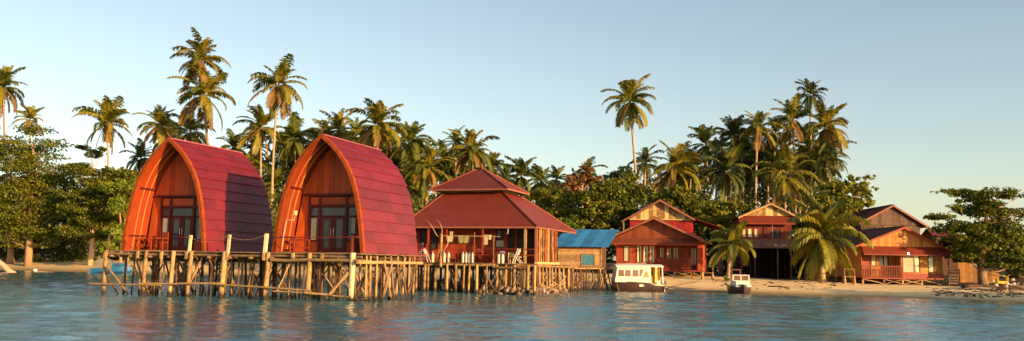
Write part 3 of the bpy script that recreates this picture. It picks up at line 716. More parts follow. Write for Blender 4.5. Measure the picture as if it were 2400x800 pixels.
box('seat', t, (0, .1, .4), (.42, .46, .04), M['rail_red'])
for x in (-.18, .18): box('leg', t, (x, -.14, .42), (.04, .04, .84), M['rail_red']); box('leg', t, (x, .3, .2), (.04, .04, .4), M['rail_red'])
def person():
    P = rl_(u, .08, RD)
    J_ = {0: (0, 0, .50), 1: (0, -.02, .72), 2: (0, 0, .95), 3: (0, .01, 1.04), 4: (.0, -.0, 1.12), 5: (-.19, 0, .93), 6: (-.25, -.05, .70), 7: (-.18, .16, .56), 8: (.19, 0, .93), 9: (.25, -.03, .70), 10: (.16, .18, .58),
         11: (-.1, .0, .48), 12: (-.12, .42, .50), 13: (-.12, .45, .10), 14: (-.12, .58, .05), 15: (.1, 0, .48), 16: (.12, .42, .50), 17: (.12, .46, .10), 18: (.12, .58, .05)}
    E_ = [(0, 1), (1, 2), (2, 3), (3, 4), (2, 5), (5, 6), (6, 7), (2, 8), (8, 9), (9, 10), (0, 11), (11, 12), (12, 13), (13, 14), (0, 15), (15, 16), (16, 17), (17, 18)]
    rad = {0: .15, 1: .14, 2: .13, 3: .055, 4: .06, 5: .065, 6: .045, 7: .03, 8: .065, 9: .045, 10: .03, 11: .09, 12: .065, 13: .045, 14: .035, 15: .09, 16: .065, 17: .045, 18: .035}
    me = bpy.data.meshes.new('person'); me.from_pydata([J_[i] for i in range(19)], E_, []); me.materials.append(M['shirt'])
    o = link('person', me); o.location = P; o.rotation_euler = (0, 0, -R(RT) + math.pi)
    s = o.modifiers.new('skin', 'SKIN'); sv = me.skin_vertices[0].data
    for i in range(19): sv[i].radius = (rad[i], rad[i]); sv[i].use_root = i == 0
    sb = o.modifiers.new('sub', 'SUBSURF'); sb.levels = 1; sb.render_levels = 2
    tag(o, 'person with dark hair sitting at the left end of the restaurant deck', 'person')
    import bmesh
    bm = bmesh.new(); bmesh.ops.create_uvsphere(bm, u_segments=14, v_segments=10, radius=.105)
    for v in bm.verts:
        v.co.z *= 1.25
        if v.co.y > .09 and abs(v.co.x) < .03 and abs(v.co.z) < .03: v.co.y += .03
        if v.co.z < -.05: v.co.x *= .85
    hm = bpy.data.meshes.new('head'); bm.to_mesh(hm); bm.free(); hm.materials.append(M['skin']); h = link('head', hm, o); h.location = (0, .01, 1.22)
    for p in hm.polygons: p.use_smooth = True
    for x in (-.04, .04): box('eye', h, (x, .098, .02), (.025, .012, .012), M['hair'])
    box('mouth', h, (0, .095, -.06), (.045, .012, .01), M['red_frame'])
    for x in (-.108, .108): box('ear', h, (x, 0, 0), (.02, .035, .06), M['skin'])
    bm = bmesh.new(); bmesh.ops.create_uvsphere(bm, u_segments=14, v_segments=10, radius=.122)
    for v in bm.verts:
        v.co.z *= 1.2
        if v.co.y > .02 and v.co.z < .06: v.co.y = .02
        if v.co.z < -.05: v.co.z *= 1.5
    hh = bpy.data.meshes.new('hair'); bm.to_mesh(hh); bm.free(); hh.materials.append(M['hair']); a = link('hair', hh, h); a.location = (0, -.02, .025)
    for nm, sx in (('hand', -.18), ('hand', .16)):
        pass
person()
# drying line with cloths, forked pole
u0, z0 = rp_(1036, 553, -.9); u1, z1 = rp_(1172, 555, -.9)
LP = thing('drying_line', 'pale horizontal pole for drying cloths before the restaurant windows', 'drying pole', rl_(0, -.9, RD), RT)
rod('crossbar', LP, (u0, 0, z0 - RD), (u1, 0, z1 - RD), .03, M['pale_post'], 1)
for px, py in ((1112, 545), (1157, 552)): a, zz = rp_(px, py, -.9); rod('upright', LP, (a, 0, -.3 if px > 1130 else 0), (a, .02, zz - RD), .05 if px > 1130 else .035, M['pole_wood'], 2)
def cloth(name, px0, py0, px1, py1, v, m, label, cat='towel'):
    a, za = rp_(px0, py0, v); b, zb = rp_(px1, py1, v); vv = []; nx, nz = 8, 4
    for j in range(nz + 1):
        for i in range(nx + 1): vv.append((a + (b - a) * i / nx, .02 * math.sin(i * 1.9 + j * .5) * j / nz, za + (zb - za) * j / nz + .01 * math.sin(i * 2.3)))
    k = len(vv); vv += [(x, y + .012, z) for x, y, z in vv]
    ff = [(j * (nx + 1) + i, j * (nx + 1) + i + 1, (j + 1) * (nx + 1) + i + 1, (j + 1) * (nx + 1) + i) for j in range(nz) for i in range(nx)]
    ff += [tuple(k + i for i in reversed(f)) for f in ff]
    cx = (a + b) / 2; o = link(name, mesh(name, [(x - cx, y, z - RD) for x, y, z in vv], ff, M[m])); o.location = rl_(cx, v, RD); o.rotation_euler = (0, 0, -R(RT)); tag(o, label, cat)
cloth('towel', 1047, 553, 1062, 567, -.93, 'cloth_cream', 'small cream towel hanging nearest the forked driftwood pole'); cloth('towel', 1054, 543, 1062, 553, -.96, 'cloth_cream', 'narrow cream rag above the small towel by the forked pole')
cloth('towel', 1074, 552, 1099, 570, -.93, 'cloth_olive', 'wide olive towel hanging in the middle of the drying pole')
cloth('towel', 1134, 551, 1144, 574, -.93, 'cloth_cream', 'tall cream cloth hanging left of a shorter one'); cloth('towel', 1145, 551, 1152, 562, -.93, 'cloth_cream', 'short cream cloth hanging right of a taller one')
cloth('paper_sign', 1163, 564, 1180, 579, 1.8, 'white_plastic', 'white square sheet on the lower part of a restaurant window', 'sign')
u, z = rp_(1033, 625, -1.2); FP = thing('forked_pole', 'pale driftwood pole with bare forked branches at the deck edge', 'pole', rl_(u, -1.25, 1.7), RT)
zz = lambda py: rp_(1033, py, -1.25)[1] - 1.7
uu = lambda px: rp_(px, 560, -1.25)[0] - u
rod('trunk', FP, (0, 0, 0), (.02, 0, zz(548)), .10, M['pale_post'], 2)
tube('branch', FP, [(.0, 0, zz(553)), (uu(1036), 0, zz(540)), (uu(1030), 0, zz(523)), (uu(1020), 0, zz(513))], [.05, .04, .03, .012], M['driftwood'], 6)
tube('branch', FP, [(.0, 0, zz(560)), (uu(1022), .05, zz(551)), (uu(1010), .05, zz(530)), (uu(996), .05, zz(513))], [.045, .035, .025, .012], M['driftwood'], 6)
tube('branch', FP, [(uu(1035), 0, zz(600)), (uu(1046), -.05, zz(580)), (uu(1055), -.05, zz(562))], [.04, .03, .012], M['driftwood'], 6)
tube('branch', FP, [(uu(1024), 0, zz(615)), (uu(1029), -.08, zz(595)), (uu(1034), -.05, zz(582))], [.02, .03, .02], M['driftwood'], 6)
t = thing('table', 'dark red table among the drying cloths on the restaurant deck', 'table', rl_(rp_(1145, 610, .9)[0], .9, RD), RT)
box('tabletop', t, (0, 0, .72), (1.3, .7, .05), M['rail_red'])
for x in (-.55, .55):
    for y in (-.28, .28): box('leg', t, (x, y, .34), (.07, .07, .7), M['rail_red'])
for k, (px, lab) in enumerate(((1120, 'dark red chair left of the table on the restaurant deck'), (1243, 'dark red chair under the veranda beside the pole wall'), (1075, 'dark red chair behind the row of four scuba tanks'))):
    o = chair(lab, 0, 0, rl_(rp_(px, 610, .9)[0], 1.0, RD), M['rail_red'], 4 * k)

# ------------------------------------------------------------------ small jetty with crossed poles, and the blue roofed shed
SJ0, SJ1 = at(1322, 625, 66), at(1438, 628, 73)
SJ = thing('low_jetty', 'low walkway on a thicket of crossed poles by the blue roofed shed', 'jetty', (SJ0.x, SJ0.y, 0))
dv = Vector((SJ1.x - SJ0.x, SJ1.y - SJ0.y, 0)); Ls = dv.length; dv.normalize(); nv = Vector((-dv.y, dv.x, 0)); zt = 1.85
for i in range(14):
    s = Ls * (i + .5) / 14; o = box('plank', SJ, dv * s + nv * .8 + Vector((0, 0, zt + rnd.uniform(-.03, .03))), (Ls / 14 - .03, 1.7 + rnd.uniform(-.2, .2), .05), M['plank_wood'], (0, 0, math.atan2(dv.y, dv.x)))
for w_ in (0.05, 1.5): rod('beam', SJ, nv * w_ + Vector((0, 0, zt - .1)), dv * Ls + nv * w_ + Vector((0, 0, zt - .1)), .07, M['pole_wood'], 2)
q = random.Random(21)
for i in range(22):
    s = Ls * i / 21; w_ = q.choice([0, 0, .7, 1.5])
    rod('stilt', SJ, dv * (s + q.uniform(-.2, .2)) + nv * w_ + Vector((0, 0, -1)), dv * s + nv * w_ + Vector((0, 0, zt - .05)), q.uniform(.035, .06), M[q.choice(['plank_wood', 'dark_wood', 'dark_wood'])], q.randint(1, 4))
for i in range(30):
    s = q.uniform(0, Ls); d = q.choice([-1, 1]) * q.uniform(.5, 1.2); w_ = q.choice([-.05, .0, .7])
    rod('brace', SJ, dv * s + nv * w_ + Vector((0, 0, q.uniform(-.1, .3))), dv * min(Ls, max(0, s + d)) + nv * w_ + Vector((0, 0, q.uniform(1.1, zt - .1))), q.uniform(.03, .045), M[q.choice(['plank_wood', 'dark_wood', 'dark_wood'])], q.randint(1, 4))
rubble('rubble', 'pinkish stones banked up behind the crossed poles of the low jetty', [(Vector((SJ0.x, SJ0.y, 0)) + dv * rnd.uniform(0, Ls * .75) + nv * rnd.uniform(1.8, 3.2) + Vector((0, 0, rnd.uniform(0, 1.0))), rnd.uniform(.12, .26)) for k in range(230)])
# blue shed
SP = at(1308, 622, 76); SQ = at(1402, 622, 76)
S = thing('blue_roofed_shed', 'plank shed with a sagging blue tin roof behind the low jetty', 'shed', (SP.x, SP.y, 1.75), 12)
sw = (SQ.x - SP.x) / math.cos(R(12)) + .2; zr = at(1400, 583, 76).z - 1.75
for k in range(6):
    z0_ = zr * k / 6
    for (a, b) in ((0, 2.0 if k in (1, 2, 3) else sw),) + (((3.1, sw),) if k in (1, 2, 3) else ()):
        box('plank', S, ((a + b) / 2, rnd.uniform(-.01, .01), z0_ + zr / 12), (b - a, .05, zr / 6 - .012), M['shed_board'])
f2 = MB()
for (cx, cz, sx, sz) in ((2.0, zr * .42, .07, zr * .55), (3.12, zr * .42, .07, zr * .55), (2.56, zr * .42 + zr * .29, 1.2, .07)): f2.box((cx, -.03, cz), (sx, .07, sz))
fo = f2.build('hatch_frame', M['shed_board'], S); box('hatch', fo, (2.56, -.012, zr * .42), (1.06, .04, zr * .5), M['blue_board'])
box('corner_post', S, (sw - .02, -.02, zr / 2), (.1, .1, zr), M['pole_wood']); box('eave_beam', S, (sw / 2, -.05, zr + .02), (sw + .1, .12, .12), M['rail_red'])
box('side_wall', S, (sw - .05, 2, zr / 2 + .2), (.06, 4, zr + .4), M['dark_wood']); box('side_wall', S, (.05, 2, zr / 2 + .2), (.06, 4, zr + .4), M['dark_wood'])
n = 6
for i in range(n):
    a, b = -.5 + (sw + 1.1) * i / n, -.5 + (sw + 1.1) * (i + 1) / n - .015
    slab('roof_sheet', S, (a, -.35, zr + .14), (b, -.35, zr + .14 - .03 * rnd.random()), (b + .55, 3.6, zr + 1.75 + rnd.uniform(-.02, .05)), (a + .55, 3.6, zr + 1.75), .04, M['blue_roof'])
for u, v in ((.1, .1), (sw - .1, .1), (sw / 2, .1), (sw - .1, 3.8), (.1, 3.8)): rod('stilt', S, (u, v, -2.2), (u, v, .02), .09, M['pole_wood'], 1)

# ------------------------------------------------------------------ cottages
def cottage(name, label, cat, px_l, px_r, D, py_floor, th, depth, cfg):
    A, B = at(px_l, py_floor, D), at(px_r, py_floor, D)
    mid = (A + B) / 2; W_ = (B - A).length / math.cos(R(th)) * .985; fz = (A.z + B.z) / 2
    t = thing(name, label, cat, (mid.x, mid.y, fz), th); hw = W_ / 2
    s = W_ / (cfg['x1'] - cfg['x0']); X = lambda x: (x - cfg['x0']) * s - hw; Z = lambda y: (cfg['yf'] - y) * cfg['zs']
    za, ze = Z(cfg['aw1']), Z(cfg['ped']); wh = max(za + .3, ze - .06); zap = Z(cfg['apex']); xap = X(cfg['xap'])
    wm = M[cfg['wall']]
    # glazing list: openings cut the board wall
    ops = sorted([(X(a), X(b), Z(y1), Z(y0), k) for a, b, y0, y1, k in cfg['ops']])
    px0, px1 = [X(v) for v in cfg['porch']]
    pd = 1.3
    def yw(x): return pd if px0 < x < px1 else 0.0
    def board_run(a, b, z0, z1, y):
        if b - a < .02 or z1 - z0 < .02: return
        k = max(1, round((b - a) / .42)); wd = (b - a) / k
        for j in range(k): box('wall_board', t, (a + wd * (j + .5), y + rnd.uniform(-.008, .008), (z0 + z1) / 2), (wd - .012, .05, z1 - z0), wm)
    for (ra_, rb_, y) in ((-hw, px0, 0.), (px0, px1, pd), (px1, hw, 0.)):
        cur = ra_
        for (a, b, z0, z1, k) in ops:
            if a < ra_ - .01 or b > rb_ + .01: continue
            board_run(cur, a, .0, wh, y); board_run(a, b, .0, z0, y); board_run(a, b, z1, wh, y); cur = b
            f2 = MB(); xc = (a + b) / 2; w_ = b - a; zc = (z0 + z1) / 2; e = .05
            for (cx, cz, sx, sz) in ((a + e / 2, zc, e, z1 - z0), (b - e / 2, zc, e, z1 - z0), (xc, z0 + e / 2, w_ - 2 * e, e), (xc, z1 - e / 2, w_ - 2 * e, e)): f2.box((cx, y - .02, cz), (sx, .09, sz))
            if k == 'door':
                fo = f2.build('door', M['red_frame'], t); box('door_leaf', fo, (xc, y + .005, zc), (w_ - 2 * e, .03, z1 - z0 - 2 * e), M['red_wall']); rod('handle', fo, (b - .14, y - .05, .95), (b - .14, y - .05, 1.08), .02, M['metal_grey'])
                continue
            fo = f2.build('window', M[cfg['frame']], t)
            if k == 'pane': box('pane', fo, (xc, y + .0, zc), (w_ - 2 * e, .012, z1 - z0 - 2 * e), M['pane_green']); continue
            box('pane', fo, (xc, y + .03, zc), (w_ - 2 * e, .012, z1 - z0 - 2 * e), M['glass_dark'])
            if k == 'glass': box('mullion', fo, (xc, y, zc), (.05, .07, z1 - z0 - 2 * e), M['dark_wood']); continue
            segs = {'c2': ((.02, .34, 'curtain'), (.62, .98, 'curtain')), 'c1': ((.05, .95, 'curtain'),), 'big': ((.02, .62, 'curtain_grey'), (.70, .98, 'curtain')), 'cr': ((.1, .9, 'curtain'),)}[k]
            for (f0, f1, mm) in segs:
                c0, c1 = a + e + (w_ - 2 * e) * f0, a + e + (w_ - 2 * e) * f1; nf = max(4, int((c1 - c0) / .07)); vv = []
                for i in range(nf + 1):
                    xx = c0 + (c1 - c0) * i / nf; yy = y + .012 - .018 * (i % 2); sk = .12 * (1 - i / nf) if k == 'big' and mm == 'curtain' else 0
                    vv += [(xx + sk, yy, z0 + e), (xx, yy, z1 - e)]
                link('curtain', mesh('curtain', vv, [(2 * i, 2 * i + 2, 2 * i + 3, 2 * i + 1) for i in range(nf)], M[mm]), fo)
        board_run(cur, rb_, 0, wh, y)
    for x in (px0, px1): box('return_wall', t, (x + (.03 if x == px0 else -.03), pd / 2 + .03, wh / 2), (.05, pd, wh), wm)
    for sg in (-1, 1): box('side_wall', t, (sg * (hw - .03), depth / 2 + .05, wh / 2), (.06, depth, wh), wm)
    box('rear_wall', t, (0, depth, ze / 2), (W_ - .2, .06, ze), wm)
    box('floor', t, (0, depth / 2 - .15, -.08), (W_ + .1, depth + .4, .14), M['rail_red'])
    # pediment boards
    slope_l, slope_r = (zap - ze) / (xap + hw + .3), (zap - ze) / (hw + .3 - xap)
    x = -hw - .1; bw = cfg.get('pbw', .40)
    while x < hw + .1:
        a, b = x + .005, min(x + bw - .005, hw + .12); rf = lambda q_: zap - .12 - (slope_l * (xap - q_) if q_ < xap else slope_r * (q_ - xap))
        ha, hb = rf(a), rf(b)
        if max(ha, hb) > ze + .03:
            y = -.12 + rnd.uniform(-.012, .012)
            poly = [(a, ze - .04), (b, ze - .04), (b, max(hb, ze))] + ([(xap, rf(xap))] if a < xap < b else []) + [(a, max(ha, ze))]
            MB().prism(poly, y, y + .04).build('gable_board', M[cfg['gable']], t)
        x += bw
    # roof
    ov, dpt = cfg.get('ov', .45), depth + .5; el = X(cfg['el'][0]), Z(cfg['el'][1]); er = X(cfg['er'][0]), Z(cfg['er'][1])
    nseg = 1
    slab('roof_slope', t, (el[0], -ov, el[1]), (xap, -ov, zap), (xap, dpt, zap), (el[0], dpt, el[1]), -.07, M[cfg['roof']])
    slab('roof_slope', t, (xap, -ov, zap), (er[0], -ov, er[1]), (er[0], dpt, er[1]), (xap, dpt, zap), -.07, M[cfg['roof']])
    for (p, q_) in ((el, (xap, zap)), ((xap, zap), er)):
        dx, dz = q_[0] - p[0], q_[1] - p[1]; L = math.hypot(dx, dz); nx_, nz_ = -dz / L, dx / L
        MB().prism([(p[0], p[1] - .14), (q_[0], q_[1] - .14), (q_[0], q_[1] + .03), (p[0], p[1] + .03)], -ov - .045, -ov - .003).build('barge_board', M[cfg['barge']], t)
    box('ridge_cap', t, (xap, dpt / 2 - ov / 2, zap + .09), (.22, dpt + ov, .05), M[cfg['roof']])
    # awning
    if cfg.get('awn', True):
        slab('awning', t, (X(cfg['awx'][0]), -.75, za + .02), (X(cfg['awx'][1]), -.75, za + .0), (X(cfg['awx'][1]) - .1, -.08, ze - .0), (X(cfg['awx'][0]) + .1, -.08, ze - .0), .05, M[cfg['awm']])
        box('awning_board', t, ((X(cfg['awx'][0]) + X(cfg['awx'][1])) / 2, -.76, za - .03), (X(cfg['awx'][1]) - X(cfg['awx'][0]), .04, .10), M['rail_red'])
    # rail
    if cfg.get('rail'):
        a, b = [X(v) for v in cfg['rail']]; zt_ = Z(cfg['rt'])
        box('handrail', t, ((a + b) / 2, -.1, zt_), (b - a, .08, .07), M['rail_red']); box('bottom_rail', t, ((a + b) / 2, -.1, .12), (b - a, .06, .06), M['rail_red'])
        k = int((b - a) / .17)
        for i in range(k + 1): box('baluster', t, (a + (b - a) * i / k, -.1, (zt_ + .12) / 2), (.05, .045, zt_ - .16), M['rail_red'])
    # stilts and braces
    gzz = gz(mid.x, mid.y) - fz - .3
    xs_ = [X(v) for v in cfg['st']]
    for i, x in enumerate(xs_):
        box('stilt', t, (x, -.05, (gzz - .15) / 2 - .0), (.16, .16, -gzz - .15 + .0), M[cfg['stm']]); box('stilt', t, (x, depth * .5, gzz / 2 - .07), (.16, .16, -gzz - .16), M['dark_wood'])
        if i and cfg['xb'][i - 1]:
            x0, x1 = xs_[i - 1], x
            rod('brace', t, (x0, -.13, -.18), (x1, -.13, gzz + .35), .045, M[cfg['stm']], 1)
            if cfg['xb'][i - 1] == 2: rod('brace', t, (x0, -.2, gzz + .35), (x1, -.2, -.18), .045, M[cfg['stm']], 2)
    return t, X, Z, fz
c1 = dict(x0=105, x1=890, yf=690, zs=.0102, aw1=458, ped=398, apex=215, xap=458, wall='red_wall', gable='roof_brown', frame='rail_red',
          ops=[(175, 228, 475, 620, 'pane'), (292, 345, 468, 630, 'c2'), (350, 402, 468, 630, 'c2'), (408, 460, 470, 632, 'c2'), (488, 533, 482, 588, 'c2'), (553, 602, 482, 588, 'c2'), (613, 667, 482, 588, 'c2'), (690, 765, 480, 680, 'door'), (775, 830, 485, 645, 'c2')],
          porch=(466, 845), el=(18, 418), er=(955, 445), roof='roof_brown', barge='eave_trim', awx=(70, 852), awm='roof_tin_red', rail=(468, 782), rt=592, st=(120, 320, 520, 640, 790, 880), xb=(0, 0, 1, 2, 1, 0), stm='pole_wood', ov=.85)
mat('gable_brown', (.20, .05, .02), .7, .25, 3, .2, 15); c1['gable'] = 'gable_brown'; c1['awm'] = 'roof_brown'
t, X, Z, fz1 = cottage('red_cottage', 'red boarded cottage behind the white cabin boat, striped curtains in its windows', 'cottage', 1446, 1643, 84, 632, 15, 8, c1)
c2 = dict(x0=105, x1=848, yf=690, zs=.0107, aw1=490, ped=415, apex=248, xap=487, wall='ochre_board', gable='ochre_board', frame='rail_red',
          ops=[(110, 146, 478, 580, 'c1'), (150, 246, 482, 688, 'door'), (250, 302, 480, 590, 'c1'), (320, 415, 485, 588, 'glass'), (478, 642, 492, 645, 'big'), (715, 770, 497, 642, 'pane')],
          porch=(106, 468), el=(30, 425), er=(945, 468), roof='roof_tin_dark', barge='red_wall', awx=(98, 890), awm='roof_tin_red', rail=(108, 466), rt=592, st=(112, 305, 475, 650, 832), xb=(1, 2, 2, 1), stm='pole_wood', pbw=.38)
t2, X, Z, fz2 = cottage('ochre_cottage', 'cottage with a sunlit ochre plank gable and slatted porch rail at the right end', 'cottage', 2016, 2214, 84, 651, -3, 9, c2)
o = rod('porch_lamp', t2, (X(498), -.82, Z(488)), (X(498), -.82, Z(472)), .10, M['lamp_glow'], 0, .6)
box('skirting_board', t2, ((X(475) + X(848)) / 2, -.09, .2), (X(848) - X(475), .04, .42), M['rail_red'])
rod('corner_pole', t2, (X(880), -.5, gz(41, 83) - fz2), (X(878), -.5, Z(500)), .06, M['grey_board'], 1)
# stair frames beside cottages
def stair_frame(label, px, py, D, wpx, hpx):
    P = at(px, py, D); s = D / FPX; z = gz(P.x, P.y); t = thing('step_frame', label, 'step frame', (P.x, P.y, z), 8, 'timber step frames beside the cottages'); w_, h_ = wpx * s, hpx * s
    for x in (-w_ / 2, w_ / 2):
        rod('leg', t, (x, 0, -.1), (x, 0, h_ * .55), .10, M['pole_wood'], 1); rod('upright', t, (x, .1, h_ * .4), (x, .12, h_), .05, M['plank_wood'], 1); rod('leg', t, (x, .9, -.1), (x, .9, h_ * .55), .08, M['dark_wood'], 2)
    box('step', t, (0, .45, h_ * .5), (w_ + .1, 1.0, .07), M['plank_wood']); rod('crossbar', t, (-w_ / 2 - .05, .12, h_ - .02), (w_ / 2 + .05, .12, h_ - .02), .05, M['plank_wood'])
stair_frame('timber step frame with a tall crossbar right of the red cottage', 1659, 655, 80, 23, 32)
stair_frame('timber step frame with a crossbar left of the ochre cottage', 1992, 668, 80, 22, 36)
# house behind the red cottage
c3 = dict(x0=230, x1=812, yf=690, zs=.0112, aw1=300, ped=218, apex=38, xap=512, wall='bright_red_wall', gable='peeling_board', frame='rail_red', ops=[], porch=(231, 232), el=(160, 240), er=(830, 222), roof='roof_brown', barge='eave_trim', awn=False, st=(240, 800), xb=(0,), stm='dark_wood', ov=.6, pbw=.42, awx=(0, 1), awm='roof_tin_red')
t3, X, Z, fz3 = cottage('tall_red_house', 'tall red house with a peeling cream gable behind the red cottage', 'house', 1477, 1623, 94, 632, 13, 9, c3)
slab('lean_to_roof', t3, (X(815), -.5, Z(212)), (X(1045), -.5, Z(288)), (X(1045), 8, Z(288)), (X(815), 8, Z(212)), -.06, M['roof_tin_dark'])
box('gable_rail', t3, (0, -.2, Z(222)), (X(812) - X(230), .08, .12), M['cream_trim'])
rod('pole', t3, (X(168), .3, Z(690)), (X(168), .3, Z(235)), .10, M['plank_wood'], 1)
# two storey house between the young palms (crop 3.64x at 1700,440)
c4 = dict(x0=130, x1=560, yf=435, zs=.0124, aw1=305, ped=232, apex=128, xap=385, wall='dark_red_board', gable='peeling_board', frame='rail_red', ops=[(146, 184, 345, 425, 'c1'), (192, 236, 345, 425, 'c1'), (244, 284, 345, 425, 'c1'), (400, 470, 350, 430, 'glass')], porch=(131, 132), el=(112, 252), er=(600, 238), roof='roof_tin_red', barge='cream_trim', awx=(116, 585), awm='roof_tin_red', st=(140, 250, 440, 550), xb=(0, 0, 0), stm='dark_wood', ov=.5)
t4, X, Z, fz4 = cottage('two_storey_house', 'two storey house with a small sunlit gable between the two young palms', 'house', 1736, 1854, 96, 560, 8, 8, c4)
box('balcony_wall', t4, (0, -.35, -.55), (X(560) - X(130), .08, .95), M['grey_board'])
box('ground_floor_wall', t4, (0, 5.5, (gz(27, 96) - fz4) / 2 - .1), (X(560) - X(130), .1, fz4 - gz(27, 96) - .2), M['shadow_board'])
for sg in (-1, 1): box('side_wall', t4, (sg * (X(560) - X(130)) * .49, 4.2, (gz(27, 96) - fz4) / 2 - .1), (.08, 7.4, fz4 - gz(27, 96) - .2), M['shadow_board'])  # walls added to keep the low sun off the open ground floor
rod('veranda_post', t4, (X(392), -.6, -.1), (X(392), -.6, Z(318)), .05, M['plank_wood'])
# dark house behind the ochre cottage (crop 3.81x at 1990,470)
c5 = dict(x0=110, x1=650, yf=690, zs=.0122, aw1=300, ped=215, apex=40, xap=398, wall='grey_board', gable='grey_board', frame='rail_red', ops=[(140, 250, 232, 280, 'glass')], porch=(111, 112), el=(85, 205), er=(720, 235), roof='roof_tin_dark', barge='eave_trim', awn=False, st=(120, 640), xb=(0,), stm='dark_wood', awx=(0, 1), awm='roof_tin_red')
t5, X, Z, fz5 = cottage('dark_timber_house', 'dark weathered timber house rising behind the ochre cottage', 'house', 2020, 2160, 98, 651, 2, 10, c5)
# distant roofs on the right
def far_house(label, px0, px1, py_e, py_r, D, m, py_w):
    a, b = at(px0, py_e, D), at(px1, py_e, D); zr_ = at(px0, py_r, D).z; g = gz((a.x + b.x) / 2, D)
    t = thing('far_house', label, 'house', ((a.x + b.x) / 2, D, g), 5); w_ = b.x - a.x; h_ = a.z - g
    box('wall', t, (0, 2, h_ / 2), (w_ * .92, 4, h_), M['dark_wood'])
    slab('roof', t, (-w_ / 2, -.5, h_), (w_ / 2, -.5, h_), (w_ / 2, 2, zr_ - g), (-w_ / 2, 2, zr_ - g), .08, M[m]); slab('roof', t, (w_ / 2, 4.5, h_), (-w_ / 2, 4.5, h_), (-w_ / 2, 2, zr_ - g), (w_ / 2, 2, zr_ - g), .08, M[m])
far_house('far house with a low crimson roof glimpsed through the almond tree', 2185, 2245, 552, 534, 125, 'roof_red', 0)
far_house('far house with a dark red roof at the right edge behind the almond tree', 2388, 2460, 592, 570, 112, 'roof_red', 1)

# ------------------------------------------------------------------ boats
def loft(secs, m, name, parent, cap=True):
    vv, ff = [], []; n = len(secs[0])
    for s in secs: vv += s
    for j in range(len(secs) - 1):
        for i in range(n - 1): ff.append((j * n + i, j * n + i + 1, (j + 1) * n + i + 1, (j + 1) * n + i))
    if cap: ff.append(tuple(range(n)))
    return link(name, mesh(name, vv, ff, m, True), parent)
def hull(name, parent, L, B, sheer, m, depth=.35, n=14, y0=-.5, flare=.75):
    secs = []
    for j in range(n + 1):
        t = j / n; x = -L / 2 + L * t
        b = B / 2 * (1 - max(0, (t - .45) / .55) ** 2.2) * (.93 + .07 * min(1, t * 4)); b = max(b, .015); zs = sheer(t)
        kb = -depth + (zs + depth) * max(0, (t - .82) / .18) ** 2 * .75
        sec = []
        for s, sg in ((1, -1), (.96, -1), (flare, -1), (.0, 0), (flare, 1), (.96, 1), (1, 1)):
            zz = {1: zs, .96: zs * .5 + kb * .1, flare: kb * .35 + .02 * zs, .0: kb}[s]
            sec.append((x + (.0 if s == 1 else -.12 * max(0, t - .6) * (1.3 - s)), sg * b * s, zz))
        secs.append(sec)
    o = loft(secs, m, name, parent)
    vv, ff = [], []
    for j, s in enumerate(secs): vv += [(s[0][0], s[0][1] * .97, s[0][2] - .06), (s[6][0], s[6][1] * .97, s[6][2] - .06)]
    for j in range(n): ff.append((2 * j, 2 * j + 1, 2 * j + 3, 2 * j + 2))
    link('deck', mesh('deck', vv, ff, M['white_plastic']), parent)
    for k in (0, 6): tube('gunwale', parent, [s[k] for s in secs], .035, M['white_paint'] if m.name == 'hull_dark' else m, 6)
    return secs
def sided_panes(parent, polys, y, m, fr=None):
    for poly in polys:
        for sg in (-1, 1): MB().prism(poly, sg * y - .008, sg * y + .008).build('window_pane', m, parent)
W0 = at(1492, 683, 71.5)
b1 = thing('cabin_boat', 'white cabin boat with a dark hull moored in front of the red cottage', 'boat', (W0.x, W0.y, 0)); b1.rotation_euler = (0, 0, R(180 + 9))
L1, B1 = 4.15, 1.75
hull('hull', b1, L1, B1, lambda t: .50 + .05 * t + .20 * min(1, max(0, (t - .20) / .10)) + .10 * t * t, M['hull_dark'], .35)
zc0, zc1 = .93, 2.05
def cab(name, xa0, xb0, xa1, xb1, z0, z1, w0, w1, m, par): # tapered box
    v = [(xa0, -w0, z0), (xb0, -w0 * .72, z0), (xb0, w0 * .72, z0), (xa0, w0, z0), (xa1, -w1, z1), (xb1, -w1 * .78, z1), (xb1, w1 * .78, z1), (xa1, w1, z1)]
    return link(name, mesh(name, v, [(0, 3, 2, 1), (4, 5, 6, 7), (0, 1, 5, 4), (1, 2, 6, 5), (2, 3, 7, 6), (3, 0, 4, 7)], m), par)
cb = cab('cabin', -.95, 1.95, -.95, 1.72, .72, 2.02, .82, .70, M['white_paint'], b1)
rf = []
for i in range(9):
    x = -2.0 + 3.85 * i / 8
    wd = .80 * (1 - max(0, (x - .2) / 1.7) * .22); rf.append([(x, wd * s, 2.0 + .16 * (1 - s * s) - .05 * max(0, (x - .6) / 1.2) ** 2) for s in (-1, -.75, -.4, 0, .4, .75, 1)])
rfm = []; rff = []
for s in rf: rfm += s
for j in range(8):
    for i in range(6): rff.append((j * 7 + i, j * 7 + i + 1, (j + 1) * 7 + i + 1, (j + 1) * 7 + i))
k = len(rfm); rfm += [(x, y, z - .06) for x, y, z in rfm]; rff += [tuple(k + i for i in reversed(f)) for f in rff]
for j in range(8): rff += [(j * 7, (j + 1) * 7, k + (j + 1) * 7, k + j * 7), (j * 7 + 6, k + j * 7 + 6, k + (j + 1) * 7 + 6, (j + 1) * 7 + 6)]
rff += [tuple(range(6, -1, -1)) + tuple(range(k, k + 7)), tuple(range(56, 63)) + tuple(range(k + 62, k + 55, -1))]
link('cabin_roof', mesh('cabin_roof', rfm, rff, M['white_paint']), b1)
